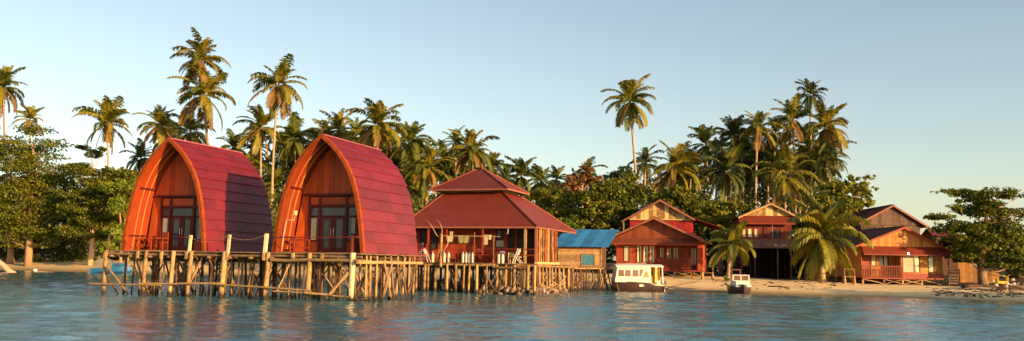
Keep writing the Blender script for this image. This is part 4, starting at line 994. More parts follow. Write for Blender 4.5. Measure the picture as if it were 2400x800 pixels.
def side_pane(xz, m, nm='window_pane'):
    # panes follow the tapered cabin side, 12 mm proud
    for sg in (-1, 1):
        vv = []
        for (x, z) in xz:
            tx = (x + .95) / 2.8; tz = (z - .72) / 1.30; w0 = .82 * (1 - .28 * max(0, tx)); w1 = .70 * (1 - .22 * max(0, tx)); wv = w0 + (w1 - w0) * tz
            vv.append((x, sg * (wv + .014), z))
        nn = len(vv); vv += [(x, y - sg * .03, z) for x, y, z in vv]
        ff = [tuple(range(nn)), tuple(reversed(range(nn, 2 * nn)))] + [(i, nn + i, nn + (i + 1) % nn, (i + 1) % nn) for i in range(nn)]
        link(nm, mesh(nm, vv, ff, m), b1)
mat('pane_brown', (.16, .08, .05), .12, .25, 3, spec=.6)
for xa in (1.22, .68, .06): side_pane([(xa, 1.18), (xa + .46, 1.18), (xa + .42, 1.68), (xa + .02, 1.68)], M['pane_brown'])
side_pane([(-.02, 1.2), (-.14, 1.2), (-.36, 1.74), (-.08, 1.74)], M['pane_brown'], 'quarter_window')
side_pane([(-.32, 1.12), (-.80, 1.12), (-.72, 1.45), (-.55, 1.66)], M['rib_wood'], 'quarter_window')
for sg in (-1, 1):
    box('roof_post', b1, (-1.92, sg * .72, 1.3), (.08, .06, 1.35), M['white_paint'], (0, .05, 0)); box('roof_post', b1, (-1.35, sg * .74, 1.35), (.13, .05, 1.25), M['yellow_paint'])
box('cockpit_curtain', b1, (-1.62, .0, 1.3), (.30, .9, 1.1), M['rib_wood']); box('bench', b1, (-1.7, 0, .72), (.4, 1.2, .3), M['white_plastic'])
for sg in (-1, 1): MB().prism([(-.35, .42), (.02, .38), (.06, .54), (-.12, .58), (-.28, .54)], sg * .845, sg * .875).build('hull_emblem', M['white_plastic'], b1)
box('outboard_motor', b1, (-2.25, .1, .62), (.28, .34, .5), M['hull_dark']); rod('motor_leg', b1, (-2.25, .1, .45), (-2.3, .1, -.4), .07, M['metal_grey'])
for sg in (-1, 1): tube('mooring_line', b1, [(1.75, sg * .35, .78), (1.72, sg * .5, .35), (1.6, sg * .62, -.05)], .018, M['rope'], 5)
for sg in (-1, 1): tube('grab_rail', b1, [(1.6, sg * .42, 2.04), (1.55, sg * .42, 2.16), (-.6, sg * .5, 2.24), (-.65, sg * .5, 2.1)], .016, M['metal_grey'], 5)
rod('bow_cleat', b1, (1.95, 0, .95), (2.2, 0, 1.05), .06, M['metal_grey'])
W2 = at(1748, 690, 68)
b2 = thing('motor_skiff', 'small white windscreen skiff beached bow first toward the water', 'boat', (W2.x, W2.y + 1.6, 0)); b2.rotation_euler = (0, 0, R(-95))
hull('hull', b2, 3.6, 1.66, lambda t: .56 + .18 * t * t, M['hull_dark'], .3)
cab('foredeck', -.4, 1.55, -.35, 1.15, .54, .98, .76, .66, M['white_paint'], b2)
f2 = MB()
for y, sy in ((-.60, .08), (0, .08), (.60, .08)): f2.box((.35, y, 1.20), (.06, sy, .50))
f2.box((.35, 0, 1.43), (.06, 1.28, .06)); f2.box((.35, 0, .98), (.06, 1.28, .06))
ws = f2.build('windscreen', M['white_paint'], b2)
for y in (-.30, .30): box('pane', ws, (.34, y, 1.20), (.015, .52, .42), M['pane_brown'])
for y in (-.62, .62): box('side_screen', b2, (-.1, y, 1.18), (.85, .03, .48), M['white_plastic'])
box('engine_cover', b2, (-1.5, -.12, 1.15), (.3, .5, .55), M['rail_red'])
f2 = MB(); f2.box((-1.3, -.42, 1.35), (.05, .06, 1.0)); f2.box((-1.3, .22, 1.35), (.05, .06, 1.0)); f2.box((-1.3, -.1, 1.84), (.05, .7, .06)); f2.build('roll_bar', M['eave_trim'], b2)
W3 = at(262, 644, 113)
b3 = thing('blue_boat', 'small bright blue boat with a grey canvas hood by the far beach', 'boat', (W3.x, W3.y, 0)); b3.rotation_euler = (0, 0, R(8))
hull('hull', b3, 4.9, 1.9, lambda t: .62 + .05 * t + .35 * t * t, M['boat_blue'], .25)
for y in (-.93, .93): box('hull_stripe', b3, (.1, y, .16), (3.0, .05, .24), M['boat_navy'])
o = cab('cuddy', .0, 2.0, .25, 1.45, .62, 1.35, .75, .55, M['boat_blue'], b3)
for y in (-.6, .6): box('cuddy_window', b3, (.75, y * 1.12, 1.08), (.5, .03, .2), M['glass_dark'], (-.2 if y > 0 else .2, 0, 0))
MB().prism([(-2.1, .62), (.2, .62), (.1, 1.5), (-.7, 1.95), (-1.7, 1.75)], -.72, .72).build('canvas_hood', M['canvas'], b3)
bu = at(82, 637, 122); o = thing('mooring_buoy', 'white mooring buoy floating off the far left beach', 'buoy', (bu.x, bu.y, 0))
bm_ = MB()
import bmesh
def ball(name, r_, m, parent, loc):
    k = ('ball', m.name)
    if k not in _cache:
        bm = bmesh.new(); bmesh.ops.create_uvsphere(bm, u_segments=12, v_segments=8, radius=1); me = bpy.data.meshes.new('ball'); bm.to_mesh(me); bm.free(); me.materials.append(m)
        for p in me.polygons: p.use_smooth = True
        _cache[k] = me
    q_ = link(name, _cache[k], parent); q_.scale = r_ if hasattr(r_, '__len__') else (r_,) * 3; q_.location = loc; return q_
ball('float', (.3, .26, .26), M['white_paint'], o, (0, 0, .12)); rod('ring', o, (.25, 0, .2), (.42, 0, .26), .05, M['metal_grey'])

# ------------------------------------------------------------------ vegetation
FRMESH = {}
def frond_me(cls, var, mname, lush=False):
    k = (cls, var, mname, lush)
    if k in FRMESH: return FRMESH[k]
    q_ = random.Random(cls * 31 + var * 7); e0, bend = [(87, 28), (72, 55), (52, 80), (30, 92), (4, 85), (-28, 58), (-60, 26)][cls]
    n = 24; pts = [Vector((0, 0, 0))]; tang = []; sw = q_.uniform(-.25, .25)
    for i in range(n):
        s = i / n; e = R(e0 - bend * s ** 1.4); yaw = sw * s
        d = Vector((math.cos(e) * math.cos(yaw), math.cos(e) * math.sin(yaw), math.sin(e))); tang.append(d); pts.append(pts[-1] + d / n)
    tang.append(tang[-1]); vv, ff, tint = [], [], []
    tw = q_.uniform(-.9, .9)
    def quad(a, b, c, d, tt): k_ = len(vv); vv.extend([a, b, c, d]); ff.append((k_, k_ + 1, k_ + 2, k_ + 3)); tint.extend([tt] * 4)
    for i in range(n):  # rachis
        w0, w1 = .016 * (1 - i / n * .8), .016 * (1 - (i + 1) / n * .8); y = Vector((0, 1, 0))
        quad(pts[i] - y * w0, pts[i] + y * w0, pts[i + 1] + y * w1, pts[i + 1] - y * w1, .9)
    for i in range(3, n + 1):
        for half in (0, .5):
            s = min(1, (i - half) / n); P = pts[i].lerp(pts[i - 1], half); T = tang[min(i, n)]
            side0 = Vector((0, 0, 1)).cross(T)
            if side0.length < .05: side0 = Vector((0, 1, 0))
            side0.normalize(); up_ = T.cross(side0)
            L = (.29 if lush else .25) * (math.sin(math.pi * min(1, .12 + .80 * s)) ** .6) * q_.uniform(.65, 1.15)
            for sg in (-1, 1):
                if q_.random() < (.03 if lush else .14): continue
                fall = (.25 + .55 * s + (.5 if lush else 0)) if cls < 3 else (.75 + .4 * s + (.5 if lush else 0))
                d0 = (side0 * sg * 1.0 + T * (.55 + .35 * s) + up_ * (.22 + tw * sg * .4)).normalized()
                d1 = (d0 + Vector((0, 0, -1)) * fall * 1.3).normalized(); w_ = .021 if lush else .019
                m1 = P + d0 * L * .5; m2 = m1 + d1 * L * .5; wd = T * w_; tt = q_.uniform(.15, .85)
                quad(P - wd * .6, P + wd * .6, m1 + wd, m1 - wd, tt); quad(m1 - wd, m1 + wd, m2 + wd * .2, m2 - wd * .2, tt)
    me = mesh('frond', vv, ff, M[mname]); a = me.attributes.new('tint', 'FLOAT', 'POINT'); a.data.foreach_set('value', tint); FRMESH[k] = me; return me
def palm(px, py, r, D, bpx, tone, label, group, nf=26, base_py=None, gnd=None, trunk_r=.2, hang=1.0):
    Cn = at(px, py, D); s = D / FPX; L = r * s * 1.2
    B = at(bpx, 560, D); g = gz(B.x, D) if gnd is None else gnd
    t = thing('palm_tree', label, 'palm', (B.x, D, g - .05), 0, group); rel = Cn - Vector((B.x, D, g - .05))
    q_ = random.Random(int(px * 13 + py)); n = 9; pts = []; bow = (q_.uniform(-.06, .06)) * rel.z
    for i in range(n + 1):
        f = i / n; pts.append(Vector((rel.x * f ** 1.25 + bow * math.sin(math.pi * f) * .5, bow * .3 * math.sin(math.pi * f), rel.z * f)))
    rads = [trunk_r * (1.35 - .35 * min(1, i * 2.2 / n)) * (1 - .3 * i / n) for i in range(n + 1)]
    o = tube('trunk', t, pts, rads, M['palm_trunk'], 8)
    tones = {'gold': ['frond_gold', 'frond_green', 'frond_gold', 'frond_dry'], 'green': ['frond_green', 'frond_green', 'frond_green', 'frond_gold'], 'dark': ['frond_dark', 'frond_dark', 'frond_green', 'frond_dark'], 'young': ['frond_young', 'frond_young', 'frond_green', 'frond_young']}[tone]
    az = q_.uniform(0, 6.28); wx, wy, lv = q_.uniform(-.1, .1), q_.uniform(-.1, .1), q_.uniform(.9, 1.1)
    for i in range(nf):
        f = (i + .5) / nf; cls = min(6, int(f * 7 * (1.0 if hang >= 1 else .86))); az += 2.399 + q_.uniform(-.4, .4)
        if q_.random() < .10: continue
        mn = tones[3] if (cls >= 5 and tone in ('gold',) and q_.random() < .55) else q_.choice(tones[:3])
        fr = link('frond', frond_me(cls, q_.randint(0, 2), mn, tone == 'young'), t); ln = L * lv * q_.uniform(.72, 1.14) * (.7 if cls == 0 else 1) * (.92 if cls == 6 else 1)
        fr.location = rel + Vector((0, 0, -.12 * cls * .25)); fr.rotation_euler = (Matrix.Rotation(wx, 3, 'X') @ Matrix.Rotation(wy, 3, 'Y') @ Matrix.Rotation(az, 3, 'Z') @ Matrix.Rotation(q_.uniform(-.2, .2), 3, 'X') @ Matrix.Rotation(q_.uniform(-.14, .14), 3, 'Y')).to_euler(); fr.scale = (ln, ln, ln)
    if tone in ('gold', 'green') and r > 45:
        for k in range(5): a = k * 1.26; ball('coconut', .16, M['coconut'], t, rel + Vector((.3 * math.cos(a), .3 * math.sin(a), -.35)))
    return t
G1 = 'tall coconut palms on the left shore'; G2 = 'coconut palms behind the huts'; G3 = 'coconut palms behind the cottages'; G4 = 'young palms on the beach'
PALMS = [
 (8, 205, 64, 146, 46, 'gold', 'tall leaning palm cut by the left edge of the picture', G1),
 (70, 280, 34, 150, 74, 'gold', 'small far palm rising above the large left almond tree', G1),
 (-15, 330, 40, 150, -20, 'green', 'low palm whose dark fronds poke in at the left edge', G1),
 (250, 290, 60, 130, 248, 'gold', 'palm standing alone in the sky left of the left arched hut', G1),
 (330, 370, 40, 150, 335, 'dark', 'dark low palm just left of the left arched hut gable', G1),
 (374, 292, 54, 132, 380, 'gold', 'golden palm directly above the apex of the left arched hut', G2),
 (446, 308, 50, 138, 448, 'gold', 'low golden palm above the front ridge of the left arched hut', G2),
 (468, 142, 70, 128, 505, 'gold', 'tallest palm, its crown highest of all against the sky', G2),
 (478, 222, 68, 127, 508, 'gold', 'palm crown hanging right below the tallest one', G2),
 (652, 200, 68, 124, 640, 'gold', 'tall palm with a long bare trunk standing between the two arched huts', G2),
 (612, 300, 60, 134, 612, 'gold', 'brown gold palm behind the bare trunk between the huts', G2),
 (545, 345, 44, 146, 548, 'dark', 'dark palm low over the back of the left arched hut', G2),
 (690, 325, 58, 138, 694, 'green', 'green palm left of the apex of the finial hut', G2),
 (580, 400, 58, 142, 580, 'gold', 'palm half hidden behind the rear edge of the left arched hut roof', G2),
 (690, 400, 62, 142, 700, 'green', 'palm right behind the left eave of the finial hut', G2),
 (740, 335, 42, 150, 742, 'dark', 'dark palm right behind the finial of the hut', G2),
 (795, 305, 52, 136, 796, 'gold', 'golden palm above the ridge of the finial hut, left of the biggest crown', G2),
 (885, 295, 66, 128, 884, 'gold', 'big golden crowned palm above the rear of the finial hut', G2),
 (835, 320, 48, 142, 836, 'green', 'green palm squeezed between two golden crowns over the finial hut', G2),
 (958, 335, 54, 134, 960, 'green', 'olive palm right of the big golden crown', G2),
 (925, 390, 52, 142, 925, 'dark', 'dark palm behind the rear roof edge of the finial hut', G2),
 (1005, 395, 58, 126, 1003, 'gold', 'golden palm left of the restaurant upper roof', G2),
 (975, 420, 54, 134, 975, 'gold', 'low golden palm between the finial hut and the restaurant roof', G2),
 (1068, 335, 42, 142, 1068, 'green', 'smaller palm left of the pair above the restaurant roof', G2),
 (1106, 355, 58, 130, 1102, 'gold', 'golden palm straight above the peak of the restaurant roof', G2),
 (1152, 390, 44, 144, 1152, 'green', 'sparse palm sloping down right of the restaurant peak', G2),
 (1050, 400, 46, 146, 1050, 'dark', 'dark palm behind the left half of the restaurant upper roof', G2),
 (1185, 415, 42, 146, 1185, 'dark', 'dark palm behind the right half of the restaurant upper roof', G2),
 (1222, 412, 46, 134, 1222, 'dark', 'dark palm right of the restaurant upper roof', G2),
 (1268, 425, 40, 140, 1268, 'green', 'short green palm between the dark palm and the rusty tree', G2),
 (1305, 420, 38, 146, 1305, 'gold', 'small golden palm left of the rusty tree', G2),
 (1374, 405, 42, 140, 1376, 'gold', 'small palm rising behind the rusty forked tree', G2),
 (1476, 238, 58, 116, 1496, 'gold', 'lone tall palm against the sky above the tall red house', G3),
 (1512, 382, 50, 126, 1514, 'dark', 'dark palm right of the lone tall palm trunk', G3),
 (1582, 395, 60, 116, 1582, 'gold', 'golden palm above the ridge of the tall red house', G3),
 (1654, 338, 46, 126, 1662, 'dark', 'dark palm with a pale trunk right of the golden one above the tall red house', G3),
 (1718, 318, 50, 130, 1716, 'dark', 'dark palm left of the palm whose trunk drops to the two storey house', G3),
 (1776, 298, 52, 122, 1772, 'gold', 'palm whose pale trunk drops to the two storey house gable', G3),
 (1818, 310, 42, 132, 1818, 'dark', 'dark palm tucked right of the palm above the two storey house', G3),
 (1858, 282, 60, 124, 1862, 'gold', 'large golden palm in the middle of the right hand grove', G3),
 (1900, 222, 42, 130, 1908, 'dark', 'topmost palm of the right hand grove', G3),
 (1936, 300, 62, 124, 1930, 'gold', 'rightmost big palm of the right hand grove', G3),
 (1838, 412, 70, 112, 1838, 'gold', 'broad low palm hanging over the two storey house', G3),
 (1922, 388, 56, 122, 1920, 'dark', 'dark palm under the rightmost big crown', G3),
 (1702, 400, 62, 122, 1704, 'dark', 'dark palm left of the trunk above the two storey house', G3),
 (1760, 400, 54, 132, 1760, 'dark', 'darkest palm straight behind the two storey house gable', G3),
 (1890, 340, 54, 132, 1888, 'green', 'green palm buried in the middle of the right hand grove', G3),
]
PALMS += [
 (600, 345, 52, 150, 600, 'green', 'olive palm low between the huts just left of the long bare trunk', G2),
 (665, 345, 56, 150, 668, 'gold', 'golden palm low between the huts just right of the long bare trunk', G2),
 (640, 440, 60, 138, 640, 'green', 'lowest palm in the gap between the two huts', G2),
 (765, 320, 46, 156, 765, 'gold', 'small golden palm over the front ridge of the finial hut', G2),
 (860, 350, 60, 150, 860, 'green', 'olive palm under the big golden crown', G2),
 (910, 345, 56, 148, 910, 'gold', 'golden palm right under the big golden crown', G2),
 (985, 365, 48, 152, 985, 'gold', 'golden palm in the second row left of the restaurant roof', G2),
 (1040, 370, 50, 150, 1040, 'green', 'olive palm in the second row above the restaurant left eave', G2),
 (1085, 385, 54, 150, 1085, 'gold', 'golden palm low behind the restaurant peak', G2),
 (1130, 400, 52, 152, 1130, 'green', 'olive palm low behind the right slope of the restaurant upper roof', G2),
 (945, 445, 52, 130, 945, 'green', 'lowest palm squeezed between the finial hut and the restaurant roof', G2),
 (400, 330, 44, 150, 400, 'green', 'olive palm peeping over the left hut ridge', G1),
 (1620, 400, 52, 130, 1620, 'green', 'olive palm between the golden palm and the dark ones above the tall red house', G3),
 (1680, 360, 50, 138, 1680, 'dark', 'dark palm low in the left half of the right hand grove', G3),
 (1740, 350, 52, 136, 1740, 'green', 'olive palm just left of the trunk above the two storey house', G3),
 (1800, 370, 58, 134, 1800, 'dark', 'dark palm low in the middle of the right hand grove', G3),
 (1870, 400, 60, 128, 1870, 'green', 'olive palm low in the right half of the right hand grove', G3),
 (1945, 360, 48, 134, 1940, 'dark', 'dark palm at the right fringe of the right hand grove', G3),
]
for P in PALMS: palm(*P, nf=38 if P[2] > 50 else 30)
palm(1716, 572, 63, 80, 1706, 'young', 'smaller young palm with yellow fronds right of the red cottage', G4, nf=26, trunk_r=.16, hang=.9)
palm(1925, 552, 90, 82, 1926, 'young', 'big bushy young palm between the two storey house and the ochre cottage', G4, nf=48, trunk_r=.3)

def leaves(centers, radii, n, size, seed, flat=.35, up_=.5, tint_c=None):
    rs = np.random.RandomState(seed); k = len(centers); wts = np.array([r_[0] * r_[2] + r_[0] * r_[1] for r_ in radii]); wts = wts / wts.sum()
    idx = rs.choice(k, n, p=wts); cen = np.array(centers)[idx]; rad = np.array(radii)[idx]
    d = rs.randn(n, 3); d /= np.linalg.norm(d, axis=1)[:, None]; rr = rs.uniform(.45, 1.05, n) ** .6
    P = cen + d * rad * rr[:, None] * (1 + .35 * (rs.rand(n, 1) < .15))
    nrm = d / np.maximum(rad, .1) * rad.min(1)[:, None] * 1.0 + rs.randn(n, 3) * .55 + np.array([0, 0, up_]); nrm /= np.linalg.norm(nrm, axis=1)[:, None]
    tv = np.cross(nrm, rs.randn(n, 3)); tv /= np.linalg.norm(tv, axis=1)[:, None]; bv = np.cross(nrm, tv)
    s = size * rs.uniform(.6, 1.3, n)[:, None]
    V = np.stack([P - tv * s * .5, P + bv * s * .28, P + tv * s * .5 - nrm * s * .08, P - bv * s * .28], 1).reshape(-1, 3)
    ct = rs.uniform(.1, .8, k)[idx]; tint = np.clip(ct + rs.uniform(-.25, .25, n), 0, 1); return V, np.repeat(tint, 4)
def leafobj(name, parent, V, tint, m):
    n = len(V) // 4; me = bpy.data.meshes.new(name); me.vertices.add(4 * n); me.vertices.foreach_set('co', V.astype(np.float32).ravel())
    me.loops.add(4 * n); me.loops.foreach_set('vertex_index', np.arange(4 * n, dtype=np.int32)); me.polygons.add(n)
    me.polygons.foreach_set('loop_start', np.arange(0, 4 * n, 4, dtype=np.int32)); me.materials.append(m)
    a = me.attributes.new('tint', 'FLOAT', 'POINT'); a.data.foreach_set('value', tint.astype(np.float32)); me.update(calc_edges=True); me.validate(); return link(name, me, parent)
def tree(label, bpx, D, tiers, m, size, dens, bark='bark', tr=.3, top=None, seed=1, sub=9, flat=.5, cat='tree', name='broadleaf_tree', lean=0, group=None, trunk_px=None):
    B = at(bpx, 560, D); g = gz(B.x, D); t = thing(name, label, cat, (B.x, D, g - .05), 0, group); rs = np.random.RandomState(seed); s = D / FPX
    O = Vector((B.x, D, g - .05)); cen, rad = [], []; area = 0
    cs = [at(px, py, D) - O for px, py, rx, ry in tiers]
    topz = max(c.z for c in cs); tx = sum(c.x for c in cs) / len(cs)
    trunk = [Vector((tx * f ** 1.5 * .8 + .25 * math.sin(f * 5 + seed) * f, .2 * math.sin(f * 4), topz * .92 * f)) for f in np.linspace(0, 1, 8)]
    tube('trunk', t, trunk, [tr * (1.3 - 1.05 * f) for f in np.linspace(0, 1, 8)], M[bark], 8)
    for (px, py, rx, ry), c in zip(tiers, cs):
        RX, RZ = rx * s, ry * s; RY = RX * .8
        f = min(.9, max(.15, (c.z - RX * .35) / topz / .92)); i = int(f * 7); st = trunk[i]
        e = c + Vector((0, 0, -RZ * .2)); mid = st.lerp(e, .5) + Vector((0, 0, -.05 * (e - st).length))
        tube('limb', t, [st, mid, e], [tr * .26, tr * .16, tr * .06], M[bark], 6)
        k = max(6, int(1.7 * sub * (RX * RZ) ** .5 / 1.2)); area += RX * RZ
        for j in range(k):
            d = rs.randn(3); d /= np.linalg.norm(d); q_ = rs.uniform(.35, 1) ** .7; spray = rs.rand() < .35
            if spray: d[2] = abs(d[2]) * .6; q_ = rs.uniform(1.05, 1.45)
            r_ = rs.uniform(.09, .17) if spray else rs.uniform(.24, .42); cen.append((c.x + d[0] * RX * q_ * .8, c.y + d[1] * RY * q_ * .8, c.z + d[2] * RZ * q_ * .75))
            rad.append((RX * r_, RY * r_, max(RZ * r_ * 1.0, .2)))
    n = int(min(34000, 2.8 * dens * area)); V, tint = leaves(cen, rad, n, size, seed, up_=flat)
    leafobj('crown', t, V, tint, M[m]); return t
# left almond trees
tree('large sea almond tree in horizontal tiers at the far left', 70, 134, [(85, 308, 50, 16), (120, 335, 50, 14), (40, 345, 95, 26), (70, 400, 105, 30), (30, 455, 95, 28), (105, 465, 70, 26), (60, 515, 100, 26), (120, 555, 50, 18), (-40, 400, 60, 40), (20, 560, 60, 16), (20, 370, 80, 26), (110, 425, 70, 22), (60, 435, 80, 22), (40, 490, 90, 24), (130, 500, 50, 20), (75, 545, 70, 18), (90, 370, 60, 18), (30, 575, 40, 10), (110, 572, 40, 10), (150, 410, 40, 10), (-20, 460, 60, 24), (-20, 530, 60, 24)], 'leaf_almond', .40, 230, 'bark', .45, seed=3, flat=.5)
tree('thick leaning trunked almond tree behind the left beach', 30, 139, [(-40, 480, 70, 40), (-60, 420, 60, 40), (10, 520, 50, 20)], 'leaf_almond', .38, 200, 'bark_pale', .42, seed=4, flat=.5)
tree('almond tree with layered olive boughs between the far left tree and the hut', 215, 129, [(190, 400, 55, 20), (235, 425, 60, 22), (180, 455, 60, 22), (250, 470, 65, 22), (210, 520, 60, 22), (280, 505, 50, 20), (190, 490, 60, 22), (250, 440, 60, 20), (240, 550, 50, 18), (170, 540, 40, 18), (280, 460, 40, 20)], 'leaf_almond', .38, 200, 'bark_pale', .3, seed=5, flat=.5)
tree('thin crowned tree with a bare reddish trunk beside the lone left palm', 216, 134, [(195, 348, 24, 9), (222, 362, 26, 12), (240, 352, 16, 8)], 'leaf_almond', .45, 120, 'bark_pale', .3, seed=6)
tree('low bright green tree crowding the left wall of the left arched hut', 285, 124, [(280, 545, 40, 24), (255, 578, 34, 16), (290, 480, 36, 30), (300, 435, 30, 20), (260, 440, 34, 18)], 'leaf_bright', .45, 170, 'bark', .2, seed=7, flat=.5)
tree('olive tree filling the dip left of the left arched hut roof', 300, 128, [(300, 415, 40, 20), (265, 400, 36, 16), (320, 450, 36, 30), (230, 440, 40, 20)], 'leaf_big', .5, 130, 'bark', .25, seed=8)
# middle big leaved trees
tree('broad leaved tree rising behind the right eave of the restaurant', 1295, 100, [(1275, 455, 46, 22), (1310, 470, 46, 26), (1290, 505, 50, 24), (1335, 500, 40, 24)], 'leaf_big', .42, 210, 'bark_pale', .25, seed=9)
tree('rusty half bare tree with pale forked limbs over the green thicket', 1368, 112, [(1350, 425, 30, 18), (1385, 420, 32, 18), (1372, 400, 30, 12), (1345, 450, 24, 12), (1330, 440, 22, 14)], 'leaf_rust', .4, 130, 'bark_pale', .22, seed=10)
tree('dense golden green tree above the blue roofed shed', 1390, 97, [(1380, 470, 46, 24), (1420, 440, 44, 30), (1375, 510, 50, 24), (1425, 495, 46, 28), (1400, 530, 40, 16)], 'leaf_big', .42, 220, 'bark', .28, seed=11)
tree('bushy big leaved tree left of the tall red house gable', 1462, 101, [(1455, 415, 40, 26), (1485, 450, 40, 30), (1450, 470, 40, 30), (1475, 500, 36, 26), (1440, 520, 30, 20)], 'leaf_big', .42, 220, 'bark', .28, seed=12)
tree('small bright green bush between restaurant and blue roofed shed', 1338, 88, [(1335, 528, 22, 14), (1320, 520, 16, 12), (1350, 540, 20, 10)], 'leaf_bright', .4, 260, 'bark', .12, seed=13, name='bush', cat='bush')
tree('leafy tree right behind the ridge of the tall red house', 1600, 112, [(1585, 455, 46, 24), (1625, 475, 46, 24), (1560, 470, 40, 22), (1650, 500, 44, 22)], 'leaf_big', .42, 210, 'bark', .28, seed=14)
tree('leafy tree between the tall red house and the two storey house', 1690, 106, [(1680, 490, 44, 22), (1715, 480, 36, 18), (1660, 520, 36, 18), (1700, 520, 40, 20)], 'leaf_big', .42, 210, 'bark', .25, seed=15)
tree('dark tree with upright leafy twigs between the right grove and the timber house', 1990, 103, [(1975, 440, 50, 22), (2020, 445, 36, 22), (2035, 418, 16, 12), (2003, 420, 14, 12), (1985, 480, 50, 22), (2030, 475, 26, 18), (1940, 470, 40, 24)], 'leaf_big', .55, 130, 'bark', .28, seed=16)
# right almond tree
tree('large tiered sea almond tree beside the ochre cottage on the right', 2300, 82, [(2225, 452, 44, 12), (2290, 455, 60, 14), (2345, 450, 50, 14), (2385, 462, 46, 10), (2205, 508, 48, 11), (2265, 490, 56, 14), (2330, 500, 66, 18), (2390, 500, 40, 14), (2300, 540, 70, 20), (2370, 550, 56, 22), (2330, 585, 70, 20), (2395, 590, 46, 20), (2345, 622, 60, 14), (2280, 575, 44, 16), (2310, 475, 60, 14), (2250, 530, 50, 16), (2350, 525, 60, 18), (2310, 562, 60, 18), (2360, 605, 60, 18), (2300, 610, 50, 14), (2215, 540, 40, 10), (2240, 560, 46, 14), (2390, 540, 50, 16), (2380, 620, 50, 12), (2270, 600, 40, 12), (2400, 640, 40, 10)], 'leaf_almond', .32, 210, 'bark', .36, seed=17, flat=.5)
tree('dark leafy tree in the shade behind the large right almond tree', 2260, 108, [(2240, 570, 46, 22), (2290, 580, 50, 26), (2250, 600, 46, 20), (2340, 560, 60, 26), (2400, 560, 50, 30)], 'leaf_dark', .45, 170, 'bark', .25, seed=18)
def off_tree(label, x, y, seed):
    # reuse tree() with world coordinates turned into its pixel arguments
    P2 = lambda X, Z: (1200 + X / y * FPX, 622 - (Z - EYE) / y * FPX)
    k = FPX / y; tiers = [P2(x + dx, z) + (rx * k, rz * k) for dx, z, rx, rz in ((0, 3.6, 3.6, 1.0), (-1.5, 4.6, 2.6, .8), (1.6, 4.9, 2.6, .8), (0, 5.6, 2.0, .6), (-2.4, 3.0, 2.0, .7))]
    tree(label, 1200 + x / y * FPX, y, tiers, 'leaf_almond', .4, 110, 'bark', .25, seed=seed)
off_tree('low spreading almond tree by the water beyond the right edge', 52, 48, 41)
off_tree('second low almond tree by the water beyond the right edge', 59, 45, 42)

# far wood and undergrowth as masses
SKY = [(-300, 430), (0, 420), (200, 430), (300, 425), (420, 400), (520, 390), (600, 380), (700, 375), (800, 355), (900, 350), (960, 370), (1080, 395), (1170, 415), (1240, 440), (1400, 440), (1500, 430), (1600, 410), (1700, 385), (1800, 365), (1900, 355), (1945, 410), (1985, 480), (2050, 520), (2150, 556), (2400, 560), (2700, 560)]
def mass(name, label, D0, x0, x1, step, sky_off, m, size, n, seed, bottom=600, cat='wood'):
    rs = np.random.RandomState(seed); cen, rad = [], []
    for px in np.arange(x0, x1, step):
        t0 = np.interp(px, [a for a, b in SKY], [b for a, b in SKY]) + sky_off
        py = t0 + rs.uniform(0, 14)
        while py < bottom:
            D = D0 + rs.uniform(-5, 5); P = at(px + rs.uniform(-step, step) * .5, py, D); r_ = rs.uniform(16, 26) * D / FPX
            cen.append(tuple(P)); rad.append((r_, r_, r_ * .8)); py += 24
    V, tint = leaves(cen, rad, n, size, seed, up_=.3); o = leafobj(name, None, V, tint, M[m]); tag(o, label, cat, kind='stuff')
mass('treeline', 'far wood closing the view behind the palms', 160, -260, 1990, 26, -2, 'leaf_far', .75, 110000, 31)
mass('treeline', 'low far wood behind the houses on the right', 150, 1980, 2700, 26, 14, 'leaf_dark', .9, 18000, 32)
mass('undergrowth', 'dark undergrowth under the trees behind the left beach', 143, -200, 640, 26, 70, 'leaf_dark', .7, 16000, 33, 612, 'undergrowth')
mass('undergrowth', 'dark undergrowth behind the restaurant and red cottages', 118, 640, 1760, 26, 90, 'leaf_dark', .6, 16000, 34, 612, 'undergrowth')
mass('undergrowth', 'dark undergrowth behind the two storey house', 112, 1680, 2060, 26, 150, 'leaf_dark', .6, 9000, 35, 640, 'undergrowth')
for i, (px, D, lab) in enumerate(((20, 112, 'thick pale fallen trunk slanting down to the left beach'),)):
    P = at(px, 590, D); g = gz(P.x, D); t = thing('fallen_trunk', lab, 'log', (P.x, P.y, g)); tube('trunk', t, [(2.0, -1, .1), (.6, -.4, .7), (-.8, .2, 1.6), (-3, 1, 2.9)], [.42, .38, .34, .25], M['bark_pale'], 8)
# small plants
def sprout(label, px, py, D, r_, n, m):
    P = at(px, py, D); g = gz(P.x, P.y); t = thing('plant', label, 'plant', (P.x, P.y, g)); q_ = random.Random(px); s = D / FPX
    for k in range(n):
        a = q_.uniform(0, 6.28); e = q_.uniform(.3, 1.3); L = r_ * s * q_.uniform(.7, 1.1); d = Vector((math.cos(a) * math.cos(e), math.sin(a) * math.cos(e), math.sin(e))); sd_ = Vector((-d.y, d.x, 0)).normalized() * L * .22
        vv = [(0, 0, 0), d * L * .5 + sd_, d * L + Vector((0, 0, -L * .15)), d * L * .5 - sd_]
        me = mesh('leaf', vv, [(0, 1, 2, 3)], M[m]); at_ = me.attributes.new('tint', 'FLOAT', 'POINT'); at_.data.foreach_set('value', [q_.random()] * 4); link('leaf', me, t)
sprout('bright green sprouting plant at the foot of the smaller young palm', 1703, 641, 79, 16, 26, 'leaf_bright')
sprout('green seedling on the sand under the left end of the jetty', 290, 612, 112, 12, 16, 'leaf_bright')
